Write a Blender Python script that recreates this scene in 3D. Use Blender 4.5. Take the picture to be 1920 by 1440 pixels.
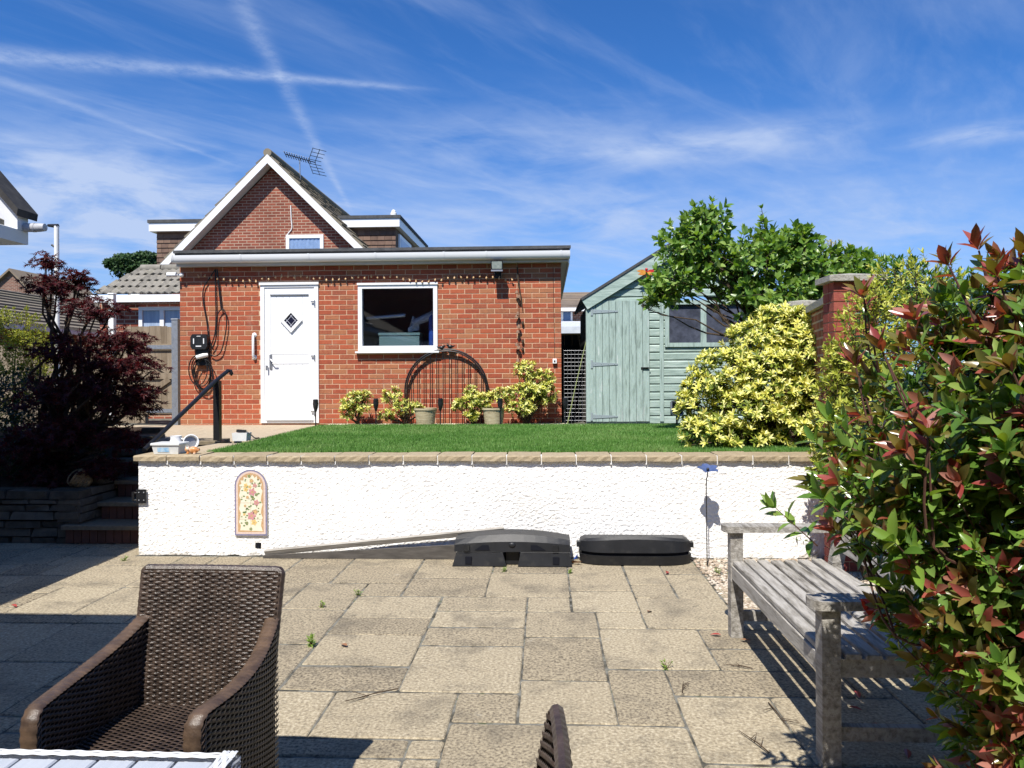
import bpy, math, random
import numpy as np
from mathutils import Vector, Matrix, noise
R = math.radians
for o in list(bpy.data.objects): bpy.data.objects.remove(o)
sc = bpy.context.scene
COL = sc.collection
# ------------------------------------------------------------------ camera
F, CX, CY, HC = 1400.0, 960.0, 706.0, 1.48
CM = (Matrix.Rotation(R(2.6), 3, 'Z') @ Matrix.Rotation(R(90), 3, 'X') @ Matrix.Rotation(R(-0.3), 3, 'Z'))
cd = bpy.data.cameras.new('camera'); cam = bpy.data.objects.new('camera', cd); COL.objects.link(cam)
cam.matrix_world = Matrix.Translation((0, 0, HC)) @ CM.to_4x4()
cd.sensor_width = 36; cd.lens = 36 * F / 1920; cd.shift_y = -(720 - CY) / 1920
cd.clip_start = 0.05; cd.clip_end = 5000
sc.camera = cam
sc.render.resolution_x, sc.render.resolution_y = 1024, 768
CAM = Vector((0, 0, HC))
def ray(px, py): return CM @ Vector(((px - CX) / F, -(py - CY) / F, -1))
def PY(px, py, Y):
    d = ray(px, py); return CAM + d * (Y / d.y)
def PZ(px, py, z):
    d = ray(px, py); return CAM + d * ((z - HC) / d.z)
# ------------------------------------------------------------------ sky
SUND = Vector((.19, .68, -1.0)).normalized()          # direction the light travels
w = bpy.data.worlds.new('World'); sc.world = w; w.use_nodes = True
nt = w.node_tree; nt.nodes.clear()
def nd(t, **k):
    n = nt.nodes.new(t)
    for a, b in k.items(): setattr(n, a, b)
    return n
def plug(s, v):
    if isinstance(v, (int, float)): s.default_value = v
    elif isinstance(v, tuple): s.default_value = v
    else: nt.links.new(v, s)
def m(op, a, b=0.0, c=None, clamp=False):
    n = nd('ShaderNodeMath', operation=op, use_clamp=clamp); plug(n.inputs[0], a); plug(n.inputs[1], b)
    if c is not None: plug(n.inputs[2], c)
    return n.outputs[0]
sky = nd('ShaderNodeTexSky', sky_type='NISHITA', sun_disc=False)
sky.sun_elevation = math.asin(-SUND.z); sky.sun_rotation = math.atan2(-SUND.x, -SUND.y)
sky.altitude = 0; sky.air_density = 1.0; sky.dust_density = 0.3; sky.ozone_density = 2.5
hsv = nd('ShaderNodeMixRGB', blend_type='MULTIPLY'); hsv.inputs[0].default_value = 1.0; hsv.inputs[2].default_value = (.45, 1.04, 1.80, 1)
nt.links.new(sky.outputs[0], hsv.inputs[1])
tc = nd('ShaderNodeTexCoord'); sep = nd('ShaderNodeSeparateXYZ'); nt.links.new(tc.outputs['Generated'], sep.inputs[0])
dx, dy, dz = sep.outputs
zc = m('MAXIMUM', dz, 0.02)
U, V = m('DIVIDE', dx, zc), m('DIVIDE', dy, zc)       # coordinates on the cloud sheet overhead
def noise_at(u, v, scale, detail=6, rough=.6, dist=0.0):
    cb = nd('ShaderNodeCombineXYZ'); plug(cb.inputs[0], u); plug(cb.inputs[1], v)
    n = nd('ShaderNodeTexNoise'); nt.links.new(cb.outputs[0], n.inputs['Vector'])
    n.inputs['Scale'].default_value = scale; n.inputs['Detail'].default_value = detail
    n.inputs['Roughness'].default_value = rough; n.inputs['Distortion'].default_value = dist
    return n.outputs['Fac']
def sstep(x, a, b):
    n = nd('ShaderNodeMapRange', interpolation_type='SMOOTHSTEP'); plug(n.inputs[0], x)
    n.inputs[1].default_value = a; n.inputs[2].default_value = b; return n.outputs[0]
def sheet(px, py):
    d = ray(px, py); return d.x / d.z, d.y / d.z
wob = m('SUBTRACT', noise_at(U, V, 2.5, 4), .5)
fine = noise_at(U, V, 14, 5, .7)
def contrail(a, b, wa, wb, strength, fade=.12):
    (u0, v0), (u1, v1) = sheet(*a), sheet(*b)
    L = math.hypot(u1 - u0, v1 - v0); cx, cy = (u1 - u0) / L, (v1 - v0) / L
    pu, pv = m('SUBTRACT', U, u0), m('SUBTRACT', V, v0)
    along = m('DIVIDE', m('ADD', m('MULTIPLY', pu, cx), m('MULTIPLY', pv, cy)), L)
    across = m('ADD', m('SUBTRACT', m('MULTIPLY', pv, cx), m('MULTIPLY', pu, cy)), m('MULTIPLY', wob, wa * .8))
    wid = m('MULTIPLY_ADD', along, wb - wa, wa)
    wid = m('MAXIMUM', wid, .002)
    q = m('DIVIDE', across, wid)
    g = m('EXPONENT', m('MULTIPLY', m('MULTIPLY', q, q), -1.0))
    ends = m('MULTIPLY', sstep(along, -fade * 2, fade), m('SUBTRACT', 1.0, sstep(along, 1 - fade * 2, 1 + fade)))
    return m('MULTIPLY', m('MULTIPLY', g, ends), m('MULTIPLY', sstep(fine, .05, .75), strength))
layers = [contrail((428, -40), (655, 390), .032, .014, .33), contrail((-60, 98), (790, 166), .080, .022, .50, .1),
          contrail((-20, 140), (440, 310), .035, .018, .24)]
# thin cirrus: stretched noise on the sheet, two drifts
def cirrus(ang, sx, sy, scale, lo, hi, k, off):
    c, s = math.cos(ang), math.sin(ang)
    a = m('ADD', m('MULTIPLY', U, c), m('MULTIPLY', V, s)); b = m('SUBTRACT', m('MULTIPLY', V, c), m('MULTIPLY', U, s))
    nn = noise_at(m('MULTIPLY_ADD', a, sx, off), m('MULTIPLY', b, sy), scale, 8, .58, .5)
    return m('MULTIPLY', sstep(nn, lo, hi), k)
layers += [cirrus(R(52), .45, 1.5, 1.3, .45, .84, .28, 3.1), cirrus(R(28), .4, 1.3, 1.0, .49, .88, .24, 9.7), cirrus(R(60), .6, 2.6, 3.0, .45, .80, .10, 1.7)]
AZ, EL = m('ARCTAN2', dx, dy), m('ARCSINE', dz)
def bank(px, py, wpx, hpx, k, seed):
    d = ray(px, py).normalized(); a0, e0 = math.atan2(d.x, d.y), math.asin(d.z)
    qa, qe = m('DIVIDE', m('SUBTRACT', AZ, a0), wpx / F), m('DIVIDE', m('SUBTRACT', EL, e0), hpx / F)
    g = m('EXPONENT', m('MULTIPLY', m('ADD', m('MULTIPLY', qa, qa), m('MULTIPLY', qe, qe)), -1.0))
    nn = noise_at(m('ADD', m('MULTIPLY', AZ, 3.0), seed), m('MULTIPLY', EL, 11.0), 2.2, 7, .6, .4)
    return m('MULTIPLY', m('MULTIPLY', g, sstep(nn, .25, .7)), k)
layers += [bank(170, 390, 330, 105, 1.25, 2.0), bank(1340, 272, 230, 30, .8, 5.0), bank(1880, 243, 110, 14, .9, 8.0),
           bank(1080, 420, 420, 60, .6, 12.0), bank(1000, 290, 300, 80, .45, 4.0), bank(1650, 440, 400, 90, .35, 21.)]
dens = layers[0]
for l in layers[1:]: dens = m('ADD', dens, l)
low = m('MULTIPLY', m('SUBTRACT', 1.0, sstep(dz, .0, .36)), .34)
dens = m('MINIMUM', m('ADD', dens, low), .88)
mix = nd('ShaderNodeMixRGB'); nt.links.new(dens, mix.inputs[0]); nt.links.new(hsv.outputs[0], mix.inputs[1])
mix.inputs[2].default_value = (6.6, 8.0, 11.0, 1)
bg = nd('ShaderNodeBackground'); nt.links.new(mix.outputs[0], bg.inputs[0]); bg.inputs[1].default_value = 0.059
wo = nd('ShaderNodeOutputWorld'); nt.links.new(bg.outputs[0], wo.inputs[0])
# ------------------------------------------------------------------ sun, exposure
sl = bpy.data.lights.new('sun', 'SUN'); sl.energy = 5.0; sl.angle = R(.53); sl.color = (1.0, .945, .86)
so = bpy.data.objects.new('sun', sl); COL.objects.link(so); so.location = (-6, -18, 30)
so.rotation_euler = SUND.to_track_quat('-Z', 'Y').to_euler()
vs = sc.view_settings; vs.view_transform = 'Standard'; vs.look = 'None'; vs.exposure = 0.50; vs.gamma = 1.0
vs.use_curve_mapping = False
# ------------------------------------------------------------------ builders
class MB:
    def __init__(s): s.v, s.f, s.m = [], [], []
    def add(s, vs, fs, mi=0):
        n = len(s.v); s.v += [tuple(p) for p in vs]; s.f += [tuple(i + n for i in f) for f in fs]; s.m += [mi] * len(fs); return s
    def box(s, x0, x1, y0, y1, z0, z1, mi=0):
        return s.add([(x0,y0,z0),(x1,y0,z0),(x1,y1,z0),(x0,y1,z0),(x0,y0,z1),(x1,y0,z1),(x1,y1,z1),(x0,y1,z1)],
                     [(0,3,2,1),(4,5,6,7),(0,1,5,4),(1,2,6,5),(2,3,7,6),(3,0,4,7)], mi)
    def cbox(s, x0, x1, y0, y1, z0, z1, c=.004, mi=0):
        """box whose top edges are chamfered"""
        v = [(x0,y0,z0),(x1,y0,z0),(x1,y1,z0),(x0,y1,z0),(x0,y0,z1-c),(x1,y0,z1-c),(x1,y1,z1-c),(x0,y1,z1-c),
             (x0+c,y0+c,z1),(x1-c,y0+c,z1),(x1-c,y1-c,z1),(x0+c,y1-c,z1)]
        return s.add(v, [(0,3,2,1),(0,1,5,4),(1,2,6,5),(2,3,7,6),(3,0,4,7),(4,5,9,8),(5,6,10,9),(6,7,11,10),(7,4,8,11),(8,9,10,11)], mi)
    def bar(s, a, b, wx, wz, up=(0,0,1), mi=0):
        """rectangular bar from a to b; wx across, wz along 'up'"""
        a, b = Vector(a), Vector(b); d = (b - a).normalized(); u = Vector(up); x = d.cross(u)
        if x.length < 1e-4: x = d.cross(Vector((1,0,0)))
        x.normalize(); u = x.cross(d).normalized(); x *= wx / 2; u *= wz / 2
        v = [a-x-u,a+x-u,a+x+u,a-x+u,b-x-u,b+x-u,b+x+u,b-x+u]
        return s.add(v, [(0,1,2,3),(7,6,5,4),(0,4,5,1),(1,5,6,2),(2,6,7,3),(3,7,4,0)], mi)
    def tube(s, pts, r, n=8, mi=0, closed=False):
        pts = [Vector(p) for p in pts]; k = len(pts)
        rs = r if isinstance(r, (list, tuple)) else [r] * k
        vs, fs = [], []; prev = None
        for i, p in enumerate(pts):
            if closed: t = pts[(i+1) % k] - pts[i-1]
            else: t = pts[min(i+1, k-1)] - pts[max(i-1, 0)]
            if t.length < 1e-9: t = Vector((0,0,1))
            t.normalize()
            if prev is None:
                x = t.orthogonal()
            else:
                x = prev - t * prev.dot(t)
                if x.length < 1e-6: x = t.orthogonal()
            x.normalize(); prev = x; y = t.cross(x)
            for j in range(n):
                a = 2 * math.pi * j / n; vs.append(p + (x * math.cos(a) + y * math.sin(a)) * rs[i])
        for i in range(k if closed else k - 1):
            i2 = (i + 1) % k
            for j in range(n):
                j2 = (j + 1) % n; fs.append((i*n+j, i*n+j2, i2*n+j2, i2*n+j))
        if not closed: fs += [tuple(range(n-1, -1, -1)), tuple((k-1)*n + j for j in range(n))]
        return s.add(vs, fs, mi)
    def lathe(s, prof, c, n=20, mi=0, axis=None):
        c = Vector(c); vs, fs = [], []
        q = Vector((0,0,1)).rotation_difference(Vector(axis)) if axis else None
        for r, z in prof:
            for j in range(n):
                a = 2*math.pi*j/n; p = Vector((r*math.cos(a), r*math.sin(a), z))
                if q: p = q @ p
                vs.append(c + p)
        for i in range(len(prof)-1):
            for j in range(n):
                j2 = (j+1) % n; fs.append((i*n+j, i*n+j2, (i+1)*n+j2, (i+1)*n+j))
        fs += [tuple(range(n-1,-1,-1)), tuple((len(prof)-1)*n+j for j in range(n))]
        return s.add(vs, fs, mi)
    def prism(s, poly, ax, a, b, mi=0):
        """poly = 2-D outline in the two other axes (in axis order), extruded along ax from a to b"""
        def p3(p, t):
            return {'x': (t, p[0], p[1]), 'y': (p[0], t, p[1]), 'z': (p[0], p[1], t)}[ax]
        n = len(poly); vs = [p3(p, a) for p in poly] + [p3(p, b) for p in poly]
        fs = [tuple(range(n)), tuple(range(2*n-1, n-1, -1))] + [(i, i+n, (i+1) % n + n, (i+1) % n) for i in range(n)]
        return s.add(vs, fs, mi)
    def sphere(s, c, r, nu=12, nv=7, sc=(1,1,1), mi=0):
        prof = [(max(1e-4, math.sin(math.pi*i/(nv-1))), -math.cos(math.pi*i/(nv-1))) for i in range(nv)]
        t = MB().lathe(prof, (0,0,0), nu)
        return s.add([(c[0]+v[0]*r*sc[0], c[1]+v[1]*r*sc[1], c[2]+v[2]*r*sc[2]) for v in t.v], t.f, mi)
    def mesh(s, name, mats, smooth=False, off=(0,0,0)):
        me = bpy.data.meshes.new(name); ox, oy, oz = off
        me.from_pydata([(x-ox, y-oy, z-oz) for x, y, z in s.v], [], s.f)
        mats = mats if isinstance(mats, (list, tuple)) else [mats]
        for k in mats: me.materials.append(k)
        if len(mats) > 1: me.polygons.foreach_set('material_index', s.m)
        if smooth: me.polygons.foreach_set('use_smooth', [True]*len(s.f)); me.set_sharp_from_angle(angle=R(40))
        me.update(); return me
    def build(s, name, mats, parent=None, smooth=False, local=False):
        off = (0,0,0) if local or parent is None else ORG.get(parent, (0,0,0))
        o = bpy.data.objects.new(name, s.mesh(name, mats, smooth, off)); COL.objects.link(o)
        if parent is not None: o.parent = parent; ORG[o] = ORG.get(parent, (0,0,0))
        return o
ORG = {}
def tag(o, label=None, cat=None, group=None, kind=None):
    for k, v in (('label', label), ('category', cat), ('group', group), ('kind', kind)):
        if v: o[k] = v
    return o
def thing(name, label, cat, loc=(0,0,0), group=None, rz=0):
    o = bpy.data.objects.new(name, None); COL.objects.link(o); o.empty_display_size = .1
    o.location = loc; o.rotation_euler = (0, 0, rz); ORG[o] = tuple(loc); return tag(o, label, cat, group)
def single(name, mb, mats, label, cat, loc=(0,0,0), group=None, smooth=False):
    o = bpy.data.objects.new(name, mb.mesh(name, mats, smooth, loc)); COL.objects.link(o); o.location = loc
    ORG[o] = tuple(loc); return tag(o, label, cat, group)
def copy_tree(o, parent=None):
    c = o.copy(); COL.objects.link(c); c.parent = parent
    if parent is not None: c.matrix_parent_inverse = o.matrix_parent_inverse.copy()
    for ch in list(o.children): copy_tree(ch, c)
    return c
def dup(o, loc, label, rz=0.0, s=1.0):
    c = copy_tree(o); c.location = loc; c.rotation_euler = (0, 0, rz); c.scale = (s, s, s); c['label'] = label; return c
def inst(name, me, parent, loc, rot=(0,0,0), scale=None):
    o = bpy.data.objects.new(name, me); COL.objects.link(o); o.parent = parent
    g = ORG.get(parent, (0,0,0)); o.location = (loc[0]-g[0], loc[1]-g[1], loc[2]-g[2]); o.rotation_euler = rot
    if scale is not None: o.scale = scale
    return o
# ------------------------------------------------------------------ materials
def mat(name, cols, rough=.7, scale=6.0, rand=0.0, bump=0.0, bscale=60.0, metal=0.0, spec=.4, detail=6, stretch=None,
        spots=None, lo=.3, hi=.7, bdist=.01, coat=0.0):
    """cols: colour or list blended by noise; rand: share of the blend taken from a per-piece random number;
    spots=(colour, scale, lo, hi) adds a second mottling"""
    M = bpy.data.materials.new(name); M.use_nodes = True; T = M.node_tree; N = T.nodes; L = T.links
    b = N['Principled BSDF']; b.inputs['Roughness'].default_value = rough; b.inputs['Metallic'].default_value = metal
    b.inputs['Specular IOR Level'].default_value = spec
    if coat: b.inputs['Coat Weight'].default_value = coat
    if isinstance(cols, tuple): cols = [cols]
    geo = N.new('ShaderNodeNewGeometry'); vec = geo.outputs['Position']
    if stretch:
        mp = N.new('ShaderNodeMapping'); mp.inputs['Scale'].default_value = stretch; L.new(vec, mp.inputs[0]); vec = mp.outputs[0]
    def nz(sc_, dt=6, ro=.6):
        n = N.new('ShaderNodeTexNoise'); n.inputs['Scale'].default_value = sc_; n.inputs['Detail'].default_value = dt
        n.inputs['Roughness'].default_value = ro; L.new(vec, n.inputs['Vector']); return n.outputs['Fac']
    def mm(op, a, c):
        n = N.new('ShaderNodeMath'); n.operation = op
        for i, q in enumerate((a, c)):
            if isinstance(q, (int, float)): n.inputs[i].default_value = q
            else: L.new(q, n.inputs[i])
        return n.outputs[0]
    if len(cols) > 1:
        ramp = N.new('ShaderNodeValToRGB'); e = ramp.color_ramp.elements
        while len(e) < len(cols): e.new(.5)
        for i, c in enumerate(cols): e[i].position = i/(len(cols)-1); e[i].color = (*c, 1)
        mr = N.new('ShaderNodeMapRange'); mr.inputs[1].default_value = lo; mr.inputs[2].default_value = hi
        L.new(nz(scale, detail), mr.inputs[0]); fac = mr.outputs[0]
        if rand:
            oi = N.new('ShaderNodeObjectInfo'); r = mm('FRACT', mm('ADD', oi.outputs['Random'], geo.outputs['Random Per Island']), 0)
            fac = mm('ADD', mm('MULTIPLY', r, rand), mm('MULTIPLY', fac, 1-rand))
        L.new(fac, ramp.inputs[0]); out = ramp.outputs[0]
        for sp_ in ([spots] if isinstance(spots, tuple) else spots or []):
            mx = N.new('ShaderNodeMixRGB'); q = N.new('ShaderNodeMapRange'); q.inputs[1].default_value = sp_[2]; q.inputs[2].default_value = sp_[3]
            sgn = nz(sp_[1], 8, .65)
            if len(sp_) > 4:                                  # stain rising from the ground: noise minus height
                sx_ = N.new('ShaderNodeSeparateXYZ'); L.new(geo.outputs['Position'], sx_.inputs[0]); sgn = mm('SUBTRACT', sgn, mm('MULTIPLY', sx_.outputs[2], sp_[4]))
            L.new(sgn, q.inputs[0]); L.new(q.outputs[0], mx.inputs[0]); L.new(out, mx.inputs[1]); mx.inputs[2].default_value = (*sp_[0], 1); out = mx.outputs[0]
        L.new(out, b.inputs['Base Color'])
    else: b.inputs['Base Color'].default_value = (*cols[0], 1)
    if bump:
        bp = N.new('ShaderNodeBump'); bp.inputs['Strength'].default_value = bump; bp.inputs['Distance'].default_value = bdist
        L.new(nz(bscale, 8, .65), bp.inputs['Height']); L.new(bp.outputs[0], b.inputs['Normal'])
    return M
def leafmat(name, cols, rough=.45, trans=.3, tcol=None, spec=.4, patch=0):
    M = bpy.data.materials.new(name); M.use_nodes = True; T = M.node_tree; N = T.nodes; L = T.links
    b = N['Principled BSDF']; b.inputs['Roughness'].default_value = rough; b.inputs['Specular IOR Level'].default_value = spec
    geo = N.new('ShaderNodeNewGeometry'); oi = N.new('ShaderNodeObjectInfo')
    ad = N.new('ShaderNodeMath'); ad.operation = 'ADD'; L.new(geo.outputs['Random Per Island'], ad.inputs[0]); L.new(oi.outputs['Random'], ad.inputs[1])
    fr = N.new('ShaderNodeMath'); fr.operation = 'FRACT'; L.new(ad.outputs[0], fr.inputs[0])
    if patch:
        nz_p = N.new('ShaderNodeTexNoise'); nz_p.inputs['Scale'].default_value = patch; nz_p.inputs['Detail'].default_value = 4; L.new(geo.outputs['Position'], nz_p.inputs['Vector'])
        mr = N.new('ShaderNodeMapRange'); mr.inputs[1].default_value = .3; mr.inputs[2].default_value = .7; L.new(nz_p.outputs['Fac'], mr.inputs[0])
        mxp = N.new('ShaderNodeMath'); mxp.operation = 'MULTIPLY_ADD'; L.new(fr.outputs[0], mxp.inputs[0]); mxp.inputs[1].default_value = .5
        hp_ = N.new('ShaderNodeMath'); hp_.operation = 'MULTIPLY'; L.new(mr.outputs[0], hp_.inputs[0]); hp_.inputs[1].default_value = .5; L.new(hp_.outputs[0], mxp.inputs[2]); fr = mxp
    ramp = N.new('ShaderNodeValToRGB'); e = ramp.color_ramp.elements
    while len(e) < len(cols): e.new(.5)
    for i, c in enumerate(cols): e[i].position = i/(len(cols)-1); e[i].color = (*c, 1)
    L.new(fr.outputs[0], ramp.inputs[0]); L.new(ramp.outputs[0], b.inputs['Base Color'])
    tr = N.new('ShaderNodeBsdfTranslucent'); ml = N.new('ShaderNodeMixRGB'); ml.blend_type = 'MULTIPLY'; ml.inputs[0].default_value = 1
    L.new(ramp.outputs[0], ml.inputs[1]); ml.inputs[2].default_value = (*(tcol or (1.3, 1.3, .5)), 1); L.new(ml.outputs[0], tr.inputs[0])
    mx = N.new('ShaderNodeMixShader'); mx.inputs[0].default_value = trans; L.new(b.outputs[0], mx.inputs[1]); L.new(tr.outputs[0], mx.inputs[2])
    L.new(mx.outputs[0], N['Material Output'].inputs[0]); return M
def glassmat(name, tint=(.86, .9, .95), refl=.06):
    M = bpy.data.materials.new(name); M.use_nodes = True; T = M.node_tree; N = T.nodes; L = T.links
    N.remove(N['Principled BSDF']); t = N.new('ShaderNodeBsdfTransparent'); t.inputs[0].default_value = (*tint, 1)
    g = N.new('ShaderNodeBsdfGlossy'); g.inputs['Roughness'].default_value = .02
    fr = N.new('ShaderNodeLayerWeight'); pw = N.new('ShaderNodeMath'); pw.operation = 'POWER'; L.new(fr.outputs['Facing'], pw.inputs[0]); pw.inputs[1].default_value = 5; a = N.new('ShaderNodeMath'); a.operation = 'ADD'
    L.new(pw.outputs[0], a.inputs[0]); a.inputs[1].default_value = refl
    mx = N.new('ShaderNodeMixShader'); L.new(a.outputs[0], mx.inputs[0]); L.new(t.outputs[0], mx.inputs[1]); L.new(g.outputs[0], mx.inputs[2])
    L.new(mx.outputs[0], N['Material Output'].inputs[0]); return M
def brickmat(name, c1, c2, mortar, bw=.225, bh=.075, ms=.010):
    """far brickwork: pattern from the wall plane's own X/Z position in metres"""
    M = bpy.data.materials.new(name); M.use_nodes = True; T = M.node_tree; N = T.nodes; L = T.links
    b = N['Principled BSDF']; b.inputs['Roughness'].default_value = .85; b.inputs['Specular IOR Level'].default_value = .2
    geo = N.new('ShaderNodeNewGeometry'); s = N.new('ShaderNodeSeparateXYZ'); L.new(geo.outputs['Position'], s.inputs[0])
    ad = N.new('ShaderNodeMath'); ad.operation = 'ADD'; L.new(s.outputs[0], ad.inputs[0]); L.new(s.outputs[1], ad.inputs[1])
    c = N.new('ShaderNodeCombineXYZ'); L.new(ad.outputs[0], c.inputs[0]); L.new(s.outputs[2], c.inputs[1])
    t = N.new('ShaderNodeTexBrick'); L.new(c.outputs[0], t.inputs['Vector']); t.inputs['Scale'].default_value = 1
    t.inputs['Brick Width'].default_value = bw; t.inputs['Row Height'].default_value = bh; t.inputs['Mortar Size'].default_value = ms
    t.inputs['Mortar Smooth'].default_value = .2; t.inputs['Bias'].default_value = 0
    t.inputs['Color1'].default_value = (*c1, 1); t.inputs['Color2'].default_value = (*c2, 1); t.inputs['Mortar'].default_value = (*mortar, 1)
    n = N.new('ShaderNodeTexNoise'); n.inputs['Scale'].default_value = 1.3; n.inputs['Detail'].default_value = 8; L.new(geo.outputs['Position'], n.inputs[0])
    mx = N.new('ShaderNodeMixRGB'); mx.blend_type = 'OVERLAY'; mx.inputs[0].default_value = .55; L.new(t.outputs[0], mx.inputs[1]); L.new(n.outputs['Fac'], mx.inputs[2])
    L.new(mx.outputs[0], b.inputs['Base Color'])
    bp = N.new('ShaderNodeBump'); bp.inputs['Strength'].default_value = .5; bp.inputs['Distance'].default_value = .01; bp.invert = True
    L.new(t.outputs['Fac'], bp.inputs['Height']); L.new(bp.outputs[0], b.inputs['Normal']); return M
m_brick = mat('garage_brick', [(.22,.060,.036),(.34,.082,.042),(.41,.112,.054),(.30,.082,.045),(.38,.155,.076),(.30,.128,.070)], .85, 25, rand=.78, bump=.35, bscale=120, spec=.2, spots=[((.15,.07,.05), 1.4, .52, .95), ((.46,.30,.22), 2.3, .62, 1.0)])
m_brick2 = mat('dark_red_brick', [(.22,.05,.04),(.34,.085,.06),(.26,.06,.05),(.38,.12,.08)], .8, 30, rand=.75, bump=.3, bscale=120, spec=.25)
m_mortar = mat('mortar', [(.50,.34,.22),(.66,.47,.32)], .95, 30, bump=.3, bscale=200, spec=.1)
m_white = mat('white_upvc', (.80,.81,.82), .25, spec=.5)
m_whitep = mat('white_paint', [(.74,.74,.72),(.80,.80,.79)], .5, 8)
m_render = mat('white_render', [(.82,.81,.79),(.88,.875,.86)], .9, 3, bump=.6, bscale=75, bdist=.008, spec=.15, spots=[((.62,.59,.52), 1.6, .60, .90), ((.34,.29,.21), 5.0, .38, .62, 3.2)])
m_coping = mat('coping_stone', [(.25,.20,.13),(.36,.29,.19),(.43,.36,.25)], .9, 40, rand=.35, bump=.5, bscale=180, spec=.15)
m_slab = mat('paving_slab', [(.080,.067,.051),(.20,.167,.118),(.31,.262,.182),(.385,.328,.228),(.50,.44,.322)], .9, 70, rand=.28, bump=.6, bscale=160, spec=.2, detail=5, lo=.34, hi=.64,
             spots=[((.10,.088,.07), 3.0, .50, .80), ((.06,.055,.045), 11, .60, .80), ((.50,.47,.39), 7.5, .64, .84)], bdist=.005)
m_joint = mat('mossy_joint', [(.035,.035,.028),(.09,.085,.07),(.20,.195,.17),(.06,.075,.03)], .95, 9, bump=.5, bscale=90, spec=.1)
m_conc = mat('concrete_paving', [(.36,.29,.20),(.48,.40,.29)], .9, 25, rand=.3, bump=.3, bscale=150, spec=.15)
m_soil = mat('soil', [(.025,.017,.012),(.06,.042,.028)], .95, 30, bump=.8, bscale=60, spec=.1)
m_ground = mat('ground_earth', [(.05,.07,.025),(.09,.10,.04)], .95, 2)
m_black = mat('black_metal', (.012,.012,.013), .35, spec=.5)
m_blackp = mat('black_plastic', [(.008,.009,.011),(.016,.017,.020)], .45, 8, bump=.15, bscale=250, spec=.4, spots=((.045,.044,.04), 14, .55, .9))
m_rubber = mat('black_cable', (.010,.010,.010), .5)
m_felt = mat('roof_felt', [(.05,.052,.055),(.09,.092,.095)], .9, 12, bump=.3, bscale=150)
m_dark = mat('dark_interior', (.012,.013,.018), .9, spec=.05)
m_glass = glassmat('window_glass')
m_galv = mat('galvanised_steel', [(.30,.31,.33),(.42,.43,.45)], .45, 25, metal=.7)
m_bark = mat('bark', [(.05,.035,.024),(.11,.08,.055)], .9, 40, bump=.6, bscale=80, spec=.1)
m_greywood = mat('weathered_teak', [(.13,.118,.10),(.28,.262,.232),(.42,.40,.365),(.33,.31,.28)], .85, 5, rand=.25, bump=.7, bscale=10, stretch=(9,1.2,9), spec=.2, spots=((.09,.08,.065), 4, .56, .8))
# ------------------------------------------------------------------ ground, patio
rnd = random.Random(7)
YW, ZT = 6.12, .835                       # retaining wall face, top of its coping
YG = 11.2                                 # garage front
def tz(Y): return .826 - .052 * (Y - 6.4) / 4.8
def ground_poly(name, pts, z0, m_, thick=.0):
    mb = MB(); mb.add([(x, y, z) for x, y, z in pts], [tuple(range(len(pts)))]); return tag(mb.build(name, m_), kind='structure')
ground_poly('ground', [(-400,-300,-.06),(400,-300,-.06),(400,6.3,-.06),(-400,6.3,-.06)], 0, m_ground)
ground_poly('upper_ground', [(-3.43,6.3,.70),(400,6.3,.70),(400,900,.70),(-400,900,.70),(-400,8.0,.70),(-3.43,8.0,.70)], 0, m_ground)
patio = MB().add([(-9,-3,-.0065),(3.2,-3,-.0065),(3.2,6.6,-.0065),(-9,6.6,-.0065)], [(0,1,2,3)]).build('patio', m_joint)
tag(patio, kind='structure')
UX, UY, X0, Y0 = .14375, .1525, -1.28, 3.49
man = [(-.99,-.405,5.5,6.1),(-.99,-.405,5.03,5.5),(-.405,.175,5.65,6.1),(-.405,.175,5.04,5.65),(.175,.6,5.18,6.1),(.175,.6,4.74,5.18),
 (.6,.89,5.32,6.1),(.6,.89,5.02,5.32),(.89,1.17,5.65,6.1),(.89,1.17,5.02,5.65),(-1.55,-.99,5.775,6.1),(-1.55,-.99,5.31,5.775),
 (-1.28,-.99,5.03,5.31),(-1.99,-1.55,5.31,6.1),(-1.71,-1.28,4.72,5.31),(-1.28,-.705,4.555,5.03),(-1.28,-.705,4.255,4.555),
 (-1.28,-.705,3.785,4.255),(-1.28,-.705,3.49,3.785),(-.705,-.135,4.73,5.03),(-.705,-.135,4.415,4.73),(-.705,-.135,4.11,4.415),
 (-.705,-.135,3.49,4.11),(-.135,.16,4.74,5.04),(-.135,.305,4.275,4.74),(-.135,.305,3.665,4.275),(-.135,.305,3.19,3.665),
 (.305,.6,4.41,4.74),(.6,1.17,4.41,5.02),(.305,.885,3.8,4.41),(.885,1.31,4.08,4.41),(.885,1.31,3.8,4.08),(.305,.585,3.19,3.8),
 (.585,1.45,3.49,3.8),(.585,1.015,2.885,3.49),(1.015,1.6,2.885,3.49),(-.435,-.135,3.19,3.49),(-1.005,-.435,3.02,3.49),(-1.72,-1.005,3.02,3.49),
 (-.435,.02,2.6,3.19),(.02,.585,2.6,3.19),(-1.28,-.56,2.88,3.02),(-.56,-.435,2.88,3.02),(-1.28,-.56,2.42,2.88),(-.56,-.435,2.42,2.88),
 (.585,1.16,2.27,2.885),(-1.71,-1.28,4.08,4.72),(-1.71,-1.28,3.49,4.08),(-3.6,-3.0,5.2,5.8),(-3.0,-2.42,4.63,5.2),(-3.43,-2.85,4.35,4.63),(-2.85,-2.28,3.75,4.35),
 (-3.43,-2.85,3.75,4.35),(-3.0,-2.42,5.2,5.8),(-3.43,-3.0,4.63,5.2)]
NX0, NX1, NY0, NY1 = int((-7.2-X0)/UX), int((2.4-X0)/UX), int((1.2-Y0)/UY), int((6.62-Y0)/UY)
occ = {}; rects = []
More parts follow.
